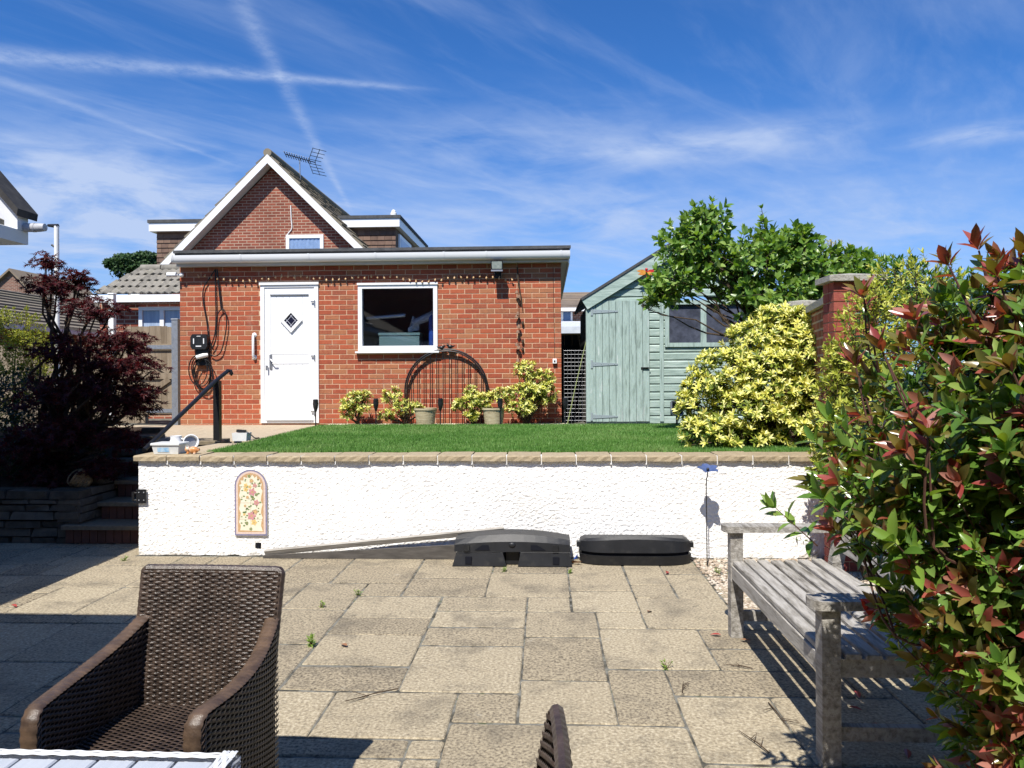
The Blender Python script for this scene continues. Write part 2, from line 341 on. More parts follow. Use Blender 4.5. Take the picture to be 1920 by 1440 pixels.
def put(i0, i1, j0, j1):
    rects.append((i0, i1, j0, j1))
    for i in range(i0, i1):
        for j in range(j0, j1): occ[i, j] = 1
for a, b, c, d in man:
    q = (round((a-X0)/UX), round((b-X0)/UX), round((c-Y0)/UY), round((d-Y0)/UY))
    if q[1] > q[0] and q[3] > q[2] and not any((i, j) in occ for i in range(q[0], q[1]) for j in range(q[2], q[3])): put(*q)
jw = round((6.1-Y0)/UY)
for i in range(NX0, NX1):
    for j in range(NY0, NY1):
        x, y = X0+i*UX, Y0+j*UY
        if (x > -3.5 and j >= jw) or (x > 1.16 and y > 5.2): occ[i, j] = 1
sizes = [(4,4),(4,3),(4,2),(3,4),(3,3),(2,4),(3,2),(2,3),(2,2)]
for j in range(NY0, NY1):
    for i in range(NX0, NX1):
        if (i, j) in occ: continue
        opts = sizes[:]; rnd.shuffle(opts); opts += [(2,1),(1,2),(1,1)]
        for a, b in opts:
            if i+a <= NX1 and j+b <= NY1 and not any((p, q) in occ for p in range(i, i+a) for q in range(j, j+b)):
                put(i, i+a, j, j+b); break
slabs = {}
for i0, i1, j0, j1 in rects:
    a, b = i1-i0, j1-j0; v = rnd.randrange(3); k = (a, b, v)
    if k not in slabs:
        g = [.003 + rnd.random()*.004 for _ in range(2)] + [.006 + rnd.random()*.006 for _ in range(2)]; hw, hh = a*UX/2, b*UY/2; rr = random.Random(hash(k) & 0xffff)
        xs, ys = [-hw+g[0], hw-g[1]], [-hh+g[2], hh-g[3]]
        ring = []                                         # wavering, slightly rounded outline
        for (p, q) in (((xs[0],ys[0]),(xs[1],ys[0])),((xs[1],ys[0]),(xs[1],ys[1])),((xs[1],ys[1]),(xs[0],ys[1])),((xs[0],ys[1]),(xs[0],ys[0]))):
            for t in (.02, .34, .67, .98):
                ring.append((p[0]+(q[0]-p[0])*t + rr.uniform(-.003,.003), p[1]+(q[1]-p[1])*t + rr.uniform(-.004,.004)))
        n = len(ring); mb = MB(); s = 1 - .006/hw
        vs = [(x, y, -.035) for x, y in ring] + [(x, y, -.005) for x, y in ring] + [(x*s, y*(1-.006/hh), 0) for x, y in ring]
        fs = [(e, (e+1) % n, n+(e+1) % n, n+e) for e in range(n)] + [(n+e, n+(e+1) % n, 2*n+(e+1) % n, 2*n+e) for e in range(n)] + [tuple(range(2*n, 3*n))]
        mb.add(vs, fs); slabs[k] = mb.mesh('paving_slab', m_slab)
    inst('paving_slab', slabs[k], patio, (X0+(i0+i1)/2*UX, Y0+(j0+j1)/2*UY, rnd.uniform(-.003,.0)), (rnd.uniform(-.004,.004), rnd.uniform(-.004,.004), 0))
# ------------------------------------------------------------------ retaining wall
XL, XR = -3.42, 2.30
rw = thing('retaining_wall', 'white roughcast retaining wall topped with sandy coping stones', 'wall', (XL, YW, 0))
nx, nz_ = 680, 96; vs_, fs_ = [], []
zt = ZT - .045
for j in range(nz_+1):
    for i in range(nx+1):
        x, z = XL + (XR-XL)*i/nx, zt*j/nz_
        h = noise.fractal(Vector((x*44, z*50, 0)), .7, 2.1, 2)*.0050 + max(0, noise.noise(Vector((x*60, z*60, 9))))*.004 + noise.noise(Vector((x*2.2, z*2.5, 5)))*.006
        if j == 0: z += .012*noise.noise(Vector((x*9, 3, 1)))
        vs_.append((x, YW - h, z))
hole = PY(485, 1022, YW)
for j in range(nz_):
    for i in range(nx):
        a = j*(nx+1)+i; c = (vs_[a][0]+.007, vs_[a][2]+.006)
        if abs(c[0]-hole.x) < .022 and abs(c[1]-hole.z) < .024: continue
        fs_.append((a, a+1, a+nx+2, a+nx+1))
MB().add(vs_, fs_).build('rendered_face', m_render, rw, smooth=False)
MB().box(XL+.002, XR, YW+.05, YW+.24, -.05, zt-.002).build('wall_core', m_render, rw)
t = MB(); t.add([(XL,YW,0),(XL,YW+.24,0),(XL,YW+.24,zt),(XL,YW,zt)], [(0,3,2,1)]); t.build('wall_end', m_render, rw)
t = MB(); t.tube([(hole.x,YW+.045,hole.z),(hole.x,YW-.012,hole.z)], .020, 4); t.build('drain_outlet', m_dark, rw)
cop = []
for v in range(4):
    rr = random.Random(v); mb = MB(); L_, D_ = .284, .29; n = 7; vs, fs = [], []
    prof = [(-.0,-.046),(-.0,-.012),(.006,-.003),(.018,0),(D_,0),(D_,-.046)]
    for i in range(n):
        x = -L_/2 + .005 + (L_-.01)*i/(n-1)
        for (y, z) in prof: vs.append((x, y + (rr.uniform(-.004,.004) if y < .02 else 0), z + rr.uniform(-.0015,.0015)))
    k = len(prof)
    for i in range(n-1):
        for j in range(k): fs.append((i*k+j, i*k+(j+1) % k, (i+1)*k+(j+1) % k, (i+1)*k+j))
    fs += [tuple(range(k-1,-1,-1)), tuple((n-1)*k+j for j in range(k))]
    cop.append(mb.add(vs, fs).mesh('coping_stone', m_coping))
x = XL - .03
while x < XR:
    inst('coping_stone', rnd.choice(cop), rw, (x+.142, YW-.035+rnd.uniform(-.004,.004), ZT+rnd.uniform(-.003,.003)), (rnd.uniform(-.008,.008), rnd.uniform(-.006,.006), rnd.uniform(-.008,.008))); x += .284
mb = MB(); x = XL + .254
while x < XR: mb.box(x-.006, x+.006, YW-.018, YW+.1, ZT-.075, ZT-.004); x += .284
mb.build('pointing', m_whitep, rw)
# tile picture set in the wall
A, B = PY(442, 1003, YW), PY(502, 880, YW); tx0, tx1, tz0, tz1 = A.x, B.x, A.z, B.z; tw = tx1-tx0; cxm = (tx0+tx1)/2
tp = thing('tile_picture', 'arched floral tile picture set into the white wall', 'tile picture', (cxm, YW-.02, tz0))
m_tile = mat('cream_glaze', [(.72,.66,.50),(.80,.76,.62)], .25, 20, spec=.5)
m_tb = mat('blue_grey_glaze', [(.16,.16,.27),(.28,.26,.36)], .25, 60); m_to = mat('ochre_glaze', [(.45,.26,.12),(.60,.42,.25)], .25, 80)
m_tp = mat('pink_glaze', [(.50,.20,.22),(.62,.34,.34)], .25, 90); m_ty = mat('yellow_glaze', [(.68,.45,.12),(.70,.55,.25)], .25, 90)
m_tg = mat('green_glaze', [(.10,.18,.07),(.25,.32,.14)], .25, 90); m_tv = mat('rose_border_glaze', [(.60,.45,.40),(.72,.60,.52)], .25, 60)
rad = tw/2; zs = tz1-rad; yf = YW-.020; rh = (tz1-tz0)/4.05
def arch_clip(x, z):
    if z > zs:
        q = math.hypot(x-cxm, z-zs)
        if q > rad: return cxm+(x-cxm)*rad/q, zs+(z-zs)*rad/q
    return x, z
for r_ in range(4):
    for c_ in range(2):
        a0, a1 = (tx0, cxm-.001) if c_ == 0 else (cxm+.001, tx1)
        b0, b1 = tz0+r_*rh+.001, (tz0+(r_+1)*rh-.001 if r_ < 3 else tz1)
        pts = []
        for k in range(9): pts.append((a0 if c_ == 0 else a1, b0+(b1-b0)*k/8))
        if c_ == 0: pts = [(a1, b0)] + pts + [(a0+(a1-a0)*k/6, b1) for k in range(1, 7)]
        else: pts = [(a0, b0)] + pts + [(a1+(a0-a1)*k/6, b1) for k in range(1, 7)]
        cl = []
        for p in pts:
            p = arch_clip(*p)
            if not cl or math.hypot(p[0]-cl[-1][0], p[1]-cl[-1][1]) > 1e-4: cl.append(p)
        if c_ == 0: cl = cl[::-1]
        MB().prism(cl, 'y', yf+.012, yf).build('tile', m_tile, tp)
dec = MB()
def outline(ins):
    o = [(tx0+ins, tz0+ins)]; r2 = rad-ins
    o += [(tx0+ins, zs*k/10+(tz0+ins)*(1-k/10)) for k in range(1, 11)]
    o += [(cxm-r2*math.cos(a), zs+r2*math.sin(a)) for a in [math.pi*k/24 for k in range(1, 24)]]
    o += [(tx1-ins, zs*(1-k/10)+(tz0+ins)*k/10) for k in range(0, 11)]; return o
def band(i0, i1, y, mi, wav=0):
    a, b = outline(i0), outline(i1); n = len(a)
    if wav: b = [(x+(cxm-x)*wav*(.5+.5*math.sin(k*2.1)), z+((zs+tz0)/2-z)*wav*.5*(.5+.5*math.sin(k*2.1))) for k, (x, z) in enumerate(b)]
    for k in range(n):
        k2 = (k+1) % n; dec.add([(a[k][0],y,a[k][1]),(a[k2][0],y,a[k2][1]),(b[k2][0],y,b[k2][1]),(b[k][0],y,b[k][1])], [(0,1,2,3)], mi)
band(0, .013, yf-.0008, 0); band(.013, .030, yf-.0006, 5, .12); band(.029, .036, yf-.0010, 1, .18)
def blob(x, z, r, mi, n=9, y=yf-.0012, lob=.25):
    dec.add([(x+r*(1+lob*math.cos(5*a))*math.cos(a), y, z+r*(1+lob*math.cos(5*a))*math.sin(a)) for a in [2*math.pi*k/n for k in range(n)]], [tuple(range(n))], mi)
rr = random.Random(3)
for k in range(70):
    x, z = cxm+rr.uniform(-.6,.6)*tw/2, tz0+.08+rr.random()*(tz1-tz0-.16); blob(x, z, rr.uniform(.004,.009), 4, 7, yf-.0010)
for fx, fz, fr, mi in [(.05,.83,.016,1),(-.3,.76,.016,3),(-.05,.74,.013,3),(-.3,.70,.018,3),(.1,.66,.028,2),(.25,.76,.016,2),(.35,.5,.022,2),(.28,.36,.020,1),(.05,.30,.032,2),(.2,.2,.022,3),(-.25,.19,.012,4),(-.35,.45,.01,1),(.15,.56,.014,4),(-.2,.58,.012,1),(-.4,.32,.01,3),(0,.1,.012,4),(.35,.62,.012,4),(-.1,.9,.012,4)]:
    x, z = cxm+fx*tw/2, tz0+fz*(tz1-tz0); blob(x, z, fr, mi, 20, yf-.0014); blob(x, z, fr*.35, 1 if mi != 1 else 3, 8, yf-.0018)
dec.build('painted_decoration', [m_tb, m_to, m_tp, m_ty, m_tg, m_tv], tp)
# black gate bracket on the wall's left end
c = PY(264, 931, YW-.02); gb = thing('gate_bracket', 'black metal hinge bracket bolted to the left end of the white wall', 'bracket', (c.x, YW-.02, c.z))
MB().box(c.x-.035, c.x+.048, YW-.028, YW-.016, c.z-.055, c.z+.06).build('plate', m_black, gb)
t = MB(); t.tube([(c.x-.06,YW-.03,c.z-.035),(c.x-.06,YW-.03,c.z+.04)], .012, 10); t.tube([(c.x-.06,YW-.03,c.z+.03),(c.x-.03,YW-.024,c.z+.03)], .007, 6); t.tube([(c.x-.06,YW-.03,c.z-.03),(c.x-.03,YW-.024,c.z-.03)], .007, 6); t.build('hinge_pin', m_black, gb)
for sx in (-.012, .03):
    for s_ in (-.03, .035): MB().sphere((c.x+sx, YW-.028, c.z+s_), .006, 8, 5).build('bolt', m_galv, gb)
# ------------------------------------------------------------------ terrace: lawn, paving, gravel
lawn_o = [(-2.96,6.37),(2.32,6.37),(2.32,10.68),(-3.28,10.68)]
m_turf = mat('turf_base', [(.03,.09,.015),(.06,.13,.03)], .9, 40)
lawn = MB().add([(x, y, tz(y)) for x, y in lawn_o], [(0,1,2,3)]).build('lawn', m_turf); tag(lawn, kind='structure')
def npmesh(name, verts, faces, mats, parent=None, mi=None, smooth=False):
    me = bpy.data.meshes.new(name); nv, nf, k = len(verts), len(faces), faces.shape[1]
    me.vertices.add(nv); me.vertices.foreach_set('co', verts.astype(np.float32).ravel())
    me.loops.add(nf*k); me.loops.foreach_set('vertex_index', faces.astype(np.int32).ravel())
    me.polygons.add(nf); me.polygons.foreach_set('loop_start', np.arange(0, nf*k, k, dtype=np.int32))
    for m_ in (mats if isinstance(mats, (list, tuple)) else [mats]): me.materials.append(m_)
    if mi is not None: me.polygons.foreach_set('material_index', mi.astype(np.int32))
    if smooth: me.polygons.foreach_set('use_smooth', np.ones(nf, dtype=bool))
    me.update(calc_edges=True); me.validate()
    o = bpy.data.objects.new(name, me); COL.objects.link(o)
    if parent is not None:
        o.parent = parent; o.matrix_parent_inverse = Matrix.Translation(-Vector(ORG.get(parent, (0,0,0))))
        ORG[o] = (0,0,0)
    return o
ng = np.random.default_rng(5); N = 150000
gy = 6.37 + (10.68-6.37)*ng.random(N)**1.25; xl = -2.96 - .32*(gy-6.37)/4.31; gx = xl + (2.32-xl)*ng.random(N)
gz = .826 - .052*(gy-6.4)/4.8; a = ng.random(N)*6.283; hgt = .020+.018*ng.random(N); wd = .0035+.002*(gy-6)/4
lean = ng.normal(0, .010, (N, 2)); P0 = np.stack([gx+wd*np.cos(a), gy+wd*np.sin(a), gz], 1); P1 = np.stack([gx-wd*np.cos(a), gy-wd*np.sin(a), gz], 1)
P2 = np.stack([gx+lean[:,0], gy+lean[:,1], gz+hgt], 1)
m_grass = leafmat('turf_blades', [(.055,.15,.022),(.085,.21,.035),(.12,.26,.05),(.19,.32,.09),(.25,.33,.12)], .5, .2, (1.0,1.2,.5), .3, 1.6)
g = npmesh('lawn_grass', np.stack([P0,P1,P2],1).reshape(-1,3), np.arange(3*N).reshape(-1,3), m_grass)
tag(g, 'short bright green artificial turf on the raised terrace', 'grass', kind='stuff')
ter = MB().add([(x, y, tz(y)-.035) for x, y in [(-3.40,6.42),(2.6,6.42),(2.6,14),(-9,14),(-9,7.9),(-3.40,7.9)]], [(0,1,2,3,4,5)]).build('terrace_paving', m_joint); tag(ter, kind='structure')
cs = {}
y = 7.97; row = 0
while y < YG - .01:
    y2 = min(y+.6, YG-.012); xx = -3.02 - .32*(y-6.37)/4.31; k = 0; off = .3*(row % 2); x = -6.35-off
    while x < xx:
        x2 = min(x+.6, xx+.02)
        if x2-x > .06: MB().cbox(x+.004, x2-.004, y+.004, y2-.004, tz((y+y2)/2)-.04, tz((y+y2)/2)-.012, .004).build('paving_slab', m_conc, ter)
        x += .6
    y += .6; row += 1
# narrow strip of slabs between lawn and step head
for i in range(2):
    MB().cbox(-3.4+.0, -3.0-.004, 6.40+i*.56, 6.40+(i+1)*.56-.006, tz(7)-.04, tz(7)-.008, .004).build('paving_slab', m_conc, ter)
def pebbles(name, x0, x1, y0, y1, zf, n, s, mats, label, seed):
    rr = np.random.default_rng(seed); t = MB().sphere((0,0,0), 1, 6, 4); tv = np.array(t.v); tf = []
    for f in t.f:
        if len(f) == 4: tf += [(f[0],f[1],f[2]),(f[0],f[2],f[3])]
    tf = np.array(tf); px = x0+(x1-x0)*rr.random(n); py = y0+(y1-y0)*rr.random(n); sz = s*(.6+.8*rr.random(n))
    ang = rr.random(n)*6.283; sc3 = np.stack([sz*(1+.5*rr.random(n)), sz, sz*.55], 1)
    v = tv[None]*sc3[:,None]; c_, s_ = np.cos(ang)[:,None], np.sin(ang)[:,None]
    v = np.stack([v[:,:,0]*c_-v[:,:,1]*s_, v[:,:,0]*s_+v[:,:,1]*c_, v[:,:,2]], 2)
    pz = np.array([zf(q) for q in py]) + sz*.3*rr.random(n)
    v += np.stack([px,py,pz],1)[:,None]; k = len(tv)
    f = (tf[None]+np.arange(n)[:,None,None]*k).reshape(-1,3)
    return tag(npmesh(name, v.reshape(-1,3), f, mats, smooth=True), label, 'gravel', kind='stuff')
m_peb = mat('pebbles', [(.20,.15,.10),(.42,.34,.25),(.60,.54,.45),(.33,.22,.15)], .8, 20, rand=.9)
m_peb2 = mat('pale_chippings', [(.40,.32,.22),(.62,.55,.42),(.72,.68,.58)], .85, 20, rand=.9)
pebbles('gravel_bed', 1.17, 2.6, 4.6, 6.1, lambda y: -.004, 6000, .011, m_peb, 'mixed brown pebbles between the patio edge and the white wall', 1)
pebbles('gravel_strip', -3.25, .3, 10.70, 11.16, lambda y: tz(y)-.006, 5500, .014, m_peb2, 'pale stone chippings in the strip along the brick outbuilding', 2)
# ------------------------------------------------------------------ steps, stone planter wall
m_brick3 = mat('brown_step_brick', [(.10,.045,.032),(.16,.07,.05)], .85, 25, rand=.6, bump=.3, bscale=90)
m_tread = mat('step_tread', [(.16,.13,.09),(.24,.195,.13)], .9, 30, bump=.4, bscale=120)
st = thing('garden_steps', 'brick and slab garden steps in shade beside the white wall', 'steps', (-3.85, 6.5, 0))
ris = .83/5
for k in range(5):
    y0, z1 = 6.50+.27*k, ris*(k+1)
    x0 = -4.35 if k == 0 else -4.18
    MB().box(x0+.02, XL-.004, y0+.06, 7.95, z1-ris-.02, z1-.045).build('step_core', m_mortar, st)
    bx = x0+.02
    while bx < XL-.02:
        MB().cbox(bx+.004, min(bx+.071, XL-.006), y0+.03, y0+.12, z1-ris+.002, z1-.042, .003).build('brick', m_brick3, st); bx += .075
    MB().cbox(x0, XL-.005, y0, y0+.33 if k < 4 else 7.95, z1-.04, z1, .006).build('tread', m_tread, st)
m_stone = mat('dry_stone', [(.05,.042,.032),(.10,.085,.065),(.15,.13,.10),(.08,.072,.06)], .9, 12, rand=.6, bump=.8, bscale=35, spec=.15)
sw = thing('stone_planter_wall', 'low dry-stone planter wall in deep shade left of the steps', 'stone wall', (-5.4, 6.55, 0))
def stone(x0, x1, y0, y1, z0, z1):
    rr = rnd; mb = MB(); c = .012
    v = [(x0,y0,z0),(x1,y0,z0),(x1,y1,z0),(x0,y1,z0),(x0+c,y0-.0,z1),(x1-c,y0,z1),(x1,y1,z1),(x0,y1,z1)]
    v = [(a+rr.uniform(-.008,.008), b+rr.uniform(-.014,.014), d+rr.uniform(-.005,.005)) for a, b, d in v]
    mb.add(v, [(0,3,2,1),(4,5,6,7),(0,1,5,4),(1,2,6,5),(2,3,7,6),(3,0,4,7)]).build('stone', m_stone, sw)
z = -.01
while z < .43:
    h = rnd.uniform(.045,.085); x = -7.0-rnd.random()*.3
    while x < -4.22:
        L_ = rnd.uniform(.16,.42); stone(x, min(x+L_, -4.2)-.012, 6.55, 6.8, z, z+h-.012); x += L_
    z += h
z = .02
while z < .92:                                             # return along the steps, stepping up with them
    h = rnd.uniform(.05,.085); y = 6.56 + max(0, (z-.34))*2.6
    while y < 8.0:
        L_ = rnd.uniform(.18,.4); stone(-4.42, -4.19, y, min(y+L_, 8.05)-.012, z, z+h-.012); y += L_
    z += h
MB().box(-7.1, -4.30, 6.66, 8.05, -.04, .38).build('wall_core', m_soil, sw)
bed = MB()
bed.add([(-9,6.7,.38),(-4.25,6.7,.40),(-4.25,8.0,.86),(-5.3,10.2,.80),(-9,10.2,.80),(-9,8.0,.84)], [(0,1,2,5),(5,2,3,4)]); tag(bed.build('planting_bed', m_soil), kind='structure')
# basket lying on the planter
m_wick = mat('dry_wicker', [(.12,.075,.035),(.25,.17,.085),(.33,.24,.13)], .8, 60, bump=.6, bscale=140)
c = PY(155, 902, 6.80); bk = thing('wicker_basket', 'small wicker basket tipped over on the shaded stone planter wall', 'basket', (c.x, c.y, c.z-.06))
ax = Vector((-.75,-.25,.55)).normalized(); t = MB(); prof = [(.05,-.07),(.058,-.06),(.062,-.03),(.072,0),(.080,.03),(.088,.07),(.094,.072),(.092,.078),(.080,.07),(.066,0),(.05,-.055)]
t.lathe(prof, c, 20, axis=ax); t.build('basket_body', m_wick, bk, smooth=True)
t = MB(); u = ax.orthogonal().normalized(); t.tube([c+ax*(.07+.05*math.sin(a))+u*.088*math.cos(a) for a in [math.pi*k/12 for k in range(13)]], .006, 6); t.build('handle', m_wick, bk)
t = MB()
for k in range(6): t.lathe([(.058+.0055*k+.004,-.055+.022*k),(.064+.0055*k+.004,-.046+.022*k),(.060+.0055*k+.004,-.037+.022*k)], c, 20, axis=ax)
t.build('woven_bands', m_wick, bk, smooth=True)
# handrail
hr = thing('handrail', 'black metal handrail on a post at the head of the steps', 'handrail', PZ(408, 828, tz(7.4)))
pb = PZ(408, 828, tz(7.4)); A = PY(428, 695, pb.y+.16); B = PY(270, 844, 6.36); R1 = Vector((pb.x, pb.y, PY(408, 712, pb.y).z))
t = MB(); d = (A-B).normalized(); top = A + Vector((.0,0,-.0))
t.tube([B, B.lerp(R1,.5), R1, A, A+Vector((.022,.01,-.004)), A+Vector((.03,.012,-.03)), A+Vector((.018,.01,-.045))], [.021,.021,.021,.021,.021,.021,.02], 10); t.build('rail', m_black, hr, smooth=True)
zp = R1.z
MB().box(pb.x-.032, pb.x+.032, pb.y-.032, pb.y+.032, pb.z-.03, zp-.01).build('post', m_black, hr)
MB().cbox(pb.x-.055, pb.x+.055, pb.y-.055, pb.y+.055, pb.z-.012, pb.z+.008).build('base_plate', m_black, hr)
q = B.lerp(R1, .12); t = MB(); t.tube([q, (XL+.01, q.y, ZT-.1)], .012, 6); t.build('lower_bracket', m_black, hr)
# ------------------------------------------------------------------ brick outbuilding (garage)
gl, gr_ = PY(337, 640, YG).x, PY(1053, 640, YG).x
gz0 = tz(YG)-.03; gz1 = PY(700, 497, YG).z
ga = thing('brick_outbuilding', 'flat-roofed red brick outbuilding with white door and window', 'outbuilding', ((gl+gr_)/2, YG, gz0))
D0, D1 = PY(490, 793, YG), PY(597, 531, YG); W0, W1 = PY(672, 659, YG), PY(820, 531, YG)
openings = [(D0.x, D1.x, D0.z, D1.z), (W0.x, W1.x, W0.z, W1.z)]
def cells(x0, x1, z0, z1, ops):
    xs = sorted({x0, x1, *[o[0] for o in ops], *[o[1] for o in ops]}); zs_ = sorted({z0, z1, *[o[2] for o in ops], *[o[3] for o in ops]})
    for a, b in zip(xs, xs[1:]):
        for c, d in zip(zs_, zs_[1:]):
            mx, mz = (a+b)/2, (c+d)/2
            if not any(o[0] < mx < o[1] and o[2] < mz < o[3] for o in ops): yield a, b, c, d
wl = MB()
for a, b, c, d in cells(gl+.006, gr_-.006, gz0, gz1, openings): wl.box(a, b, YG+.0042, YG+.2, c, d)
wl.box(gl+.006, gl+.2, YG+.2, YG+5, gz0, gz1); wl.box(gr_-.2, gr_-.006, YG+.2, YG+5, gz0, gz1); wl.box(gl+.2, gr_-.2, YG+4.8, YG+5, gz0, gz1)
wall = wl.build('wall', m_mortar, ga)
def brick_mesh(L_, H_, D_, m_):
    c = .003; mb = MB(); x, z = L_/2, H_/2
    mb.add([(-x,D_,-z),(x,D_,-z),(x,D_,z),(-x,D_,z),(-x,c,-z),(x,c,-z),(x,c,z),(-x,c,z),(-x+c,0,-z+c),(x-c,0,-z+c),(x-c,0,z-c),(-x+c,0,z-c)],
           [(0,4,5,1),(1,5,6,2),(2,6,7,3),(3,7,4,0),(4,8,9,5),(5,9,10,6),(6,10,11,7),(7,11,8,4),(8,11,10,9)])
    return mb.mesh('brick', m_)
bcache = {}
def lay(x0, x1, z0, z1, Y, ops, m_, parent, limit, seed=1):
    rr = random.Random(seed); out = []; row = 0; z = z1 - .0375
    while z > z0 - .02:
        x = x0 - (.1125 if row % 2 else 0)
        while x < x1:
            segs = [(max(x, x0)+.005, min(x+.225, x1)-.005)]
            for o in ops:
                if o[2]-.02 < z < o[3]+.02:
                    ns = []
                    for a, b in segs:
                        if b <= o[0] or a >= o[1]: ns.append((a, b)); continue
                        if a < o[0]: ns.append((a, o[0]-.004))
                        if b > o[1]: ns.append((o[1]+.004, b))
                    segs = ns
            for a, b in segs:
                if b-a > .02: out.append(((a+b)/2, z, b-a))
            x += .225
        z -= .075; row += 1
    mid = (x0+x1)/2; out.sort(key=lambda q: abs(q[0]-mid) + abs(q[1]-1.8)*.3)
    rest = MB()
    for k, (x, z, L_) in enumerate(out):
        dy = rr.uniform(-.0015, .0015)
        if k < limit:
            q = round(L_, 3)
            if q not in bcache: bcache[q] = brick_mesh(L_, .065, .05, m_)
            inst('brick', bcache[q], parent, (x, Y+dy, z), (rr.uniform(-.006,.006), 0, rr.uniform(-.004,.004)))
        else:
            h = .0325; c = .003; y = Y+dy; a, b = x-L_/2, x+L_/2
            rest.add([(a,y+c,z-h),(b,y+c,z-h),(b,y+c,z+h),(a,y+c,z+h),(a+c,y,z-h+c),(b-c,y,z-h+c),(b-c,y,z+h-c),(a+c,y,z+h-c),(a,y+.03,z-h),(b,y+.03,z-h),(b,y+.03,z+h),(a,y+.03,z+h)],
                     [(4,5,6,7),(0,1,5,4),(1,2,6,5),(2,3,7,6),(3,0,4,7),(0,8,9,1),(1,9,10,2),(2,10,11,3),(3,11,8,0)])
    if rest.v: tag(rest.build('brick_courses', m_, parent), kind='stuff')
lay(gl, gr_, gz0+.01, gz1, YG, openings, m_brick, wall, 298)
MB().box(gl+.2, gr_-.2, YG+.2, YG+4.8, gz0-.02, gz0+.012).build('floor', m_conc, ga)
ro = PY(1069, 470, YG-.25)
zr0, zr1 = PY(700, 473, YG-.22).z, PY(700, 466, YG-.25).z
rx0, rx1 = PY(322, 480, YG-.2).x, ro.x
MB().box(rx0+.02, rx1, YG-.15, YG+5.2, zr0-.01, zr1).build('roof', m_felt, ga)
MB().box(rx0+.01, rx1+.012, YG-.185, YG-.14, zr1-.02, zr1+.022).build('roof_edge_trim', m_felt, ga)
m_fasc = mat('grey_white_fascia', [(.55,.56,.57),(.62,.63,.64)], .4, 5)
MB().box(rx0+.03, rx1-.02, YG-.122, YG-.102, gz1-.004, zr0-.012).build('fascia', m_fasc, ga)
MB().box(rx0+.03, rx1-.03, YG-.100, YG-.002, gz1+.0, gz1+.012).build('soffit', m_fasc, ga)
# right-hand verge: boxed eave running back
sd = MB(); sd.box(gr_+.002, rx1-.03, YG-.14, YG+5.1, gz1+.002, gz1+.014); sd.build('side_soffit', m_fasc, ga)
sd = MB(); sd.box(rx1-.028, rx1-.008, YG-.14, YG+5.1, gz1-.03, zr0-.012); sd.build('side_fascia', m_whitep, ga)
# gutter: half-round channel with brackets
gy0, gzt = YG-.185, zr0-.012; gr2 = .06; prof = [(gy0+gr2*math.cos(a), gzt-gr2*1.9*math.sin(a)) for a in [math.pi*k/10 for k in range(11)]]
prof += [(gy0-(gr2-.005), gzt), ] + [(gy0+(gr2-.005)*math.cos(a), gzt-(gr2*1.9-.005)*math.sin(a)) for a in [math.pi*k/10 for k in range(10,-1,-1)]]
gt = MB().prism(prof, 'x', rx0, rx1).build('gutter', m_white, ga, smooth=True)
for px in (326, 453, 580, 705, 833, 912, 1052):
    bx = PY(px, 480, gy0).x; pr = [(gy0+(gr2+.006)*math.cos(a), gzt+.004-(gr2*1.9+.006)*math.sin(a)) for a in [math.pi*k/10 for k in range(11)]]
    MB().prism(pr, 'x', bx-.014, bx+.014).build('gutter_bracket', m_white, gt, smooth=True)
# outlet stub and sensor at the left corner
c = PY(333, 515, YG-.1); t = MB(); t.tube([(c.x-.16, c.y, c.z+.0), (c.x-.02, c.y, c.z)], .036, 12); t.build('downpipe_stub', m_white, ga, smooth=True)
t = MB(); t.sphere((c.x+.05, c.y+.02, c.z-.005), .035, 12, 8); t.tube([(c.x-.02,c.y+.02,c.z-.005),(c.x+.03,c.y+.02,c.z-.005)], .016, 8); t.build('motion_sensor', m_whitep, ga, smooth=True)
# door
m_door = mat('white_door', (.82,.83,.84), .3, spec=.5); m_steel = mat('satin_steel', (.42,.43,.45), .35, metal=.8)
dx0, dx1, dz0, dz1 = D0.x, D1.x, D0.z, D1.z
df = MB(); yb = YG-.018; df.box(dx0, dx0+.06, yb, YG+.08, dz0, dz1); df.box(dx1-.06, dx1, yb, YG+.08, dz0, dz1); df.box(dx0+.06, dx1-.06, yb, YG+.08, dz1-.06, dz1); df.box(dx0+.06, dx1-.06, yb, YG+.08, dz0, dz0+.035)
df.box(dx0-.012, dx1+.012, yb-.02, yb-.002, dz1-.022, dz1+.014)
df.box(dx0+.085, dx1-.085, yb-.028, yb-.004, dz0+.045, dz0+.062)
door = df.build('door_frame', m_door, ga)
lx0, lx1, lz0, lz1 = dx0+.064, dx1-.064, dz0+.04, dz1-.064; zm = PY(545, 664, YG).z; zm2 = PY(545, 682, YG).z
leaf = MB(); yl = YG-.004; s_ = .085
leaf.box(lx0, lx0+s_, yl, YG+.05, lz0, lz1); leaf.box(lx1-s_, lx1, yl, YG+.05, lz0, lz1)
leaf.box(lx0+s_, lx1-s_, yl, YG+.05, lz1-.11, lz1); leaf.box(lx0+s_, lx1-s_, yl, YG+.05, zm2, zm-.004); leaf.box(lx0+s_, lx1-s_, yl, YG+.05, lz0, lz0+.10)
lf = leaf.build('door_leaf', m_door, ga)
n = 6
for za, zb in ((lz0+.10, zm2), (zm-.0, lz1-.11)):
    for k in range(n):
        a = lx0+s_+(lx1-lx0-2*s_)*k/n; b = lx0+s_+(lx1-lx0-2*s_)*(k+1)/n
        MB().box(a+.0015, b-.0015, yl+.006, YG+.045, za+.002, zb-.002).build('plank', m_door, lf)
MB().box(lx0+s_+.002, lx1-s_-.002, yl-.012, yl-.0005, lz1-.116, lz1-.100).build('drip_bar', m_steel, lf)
cd_ = PY(546, 601, YG-.01); dm = MB()
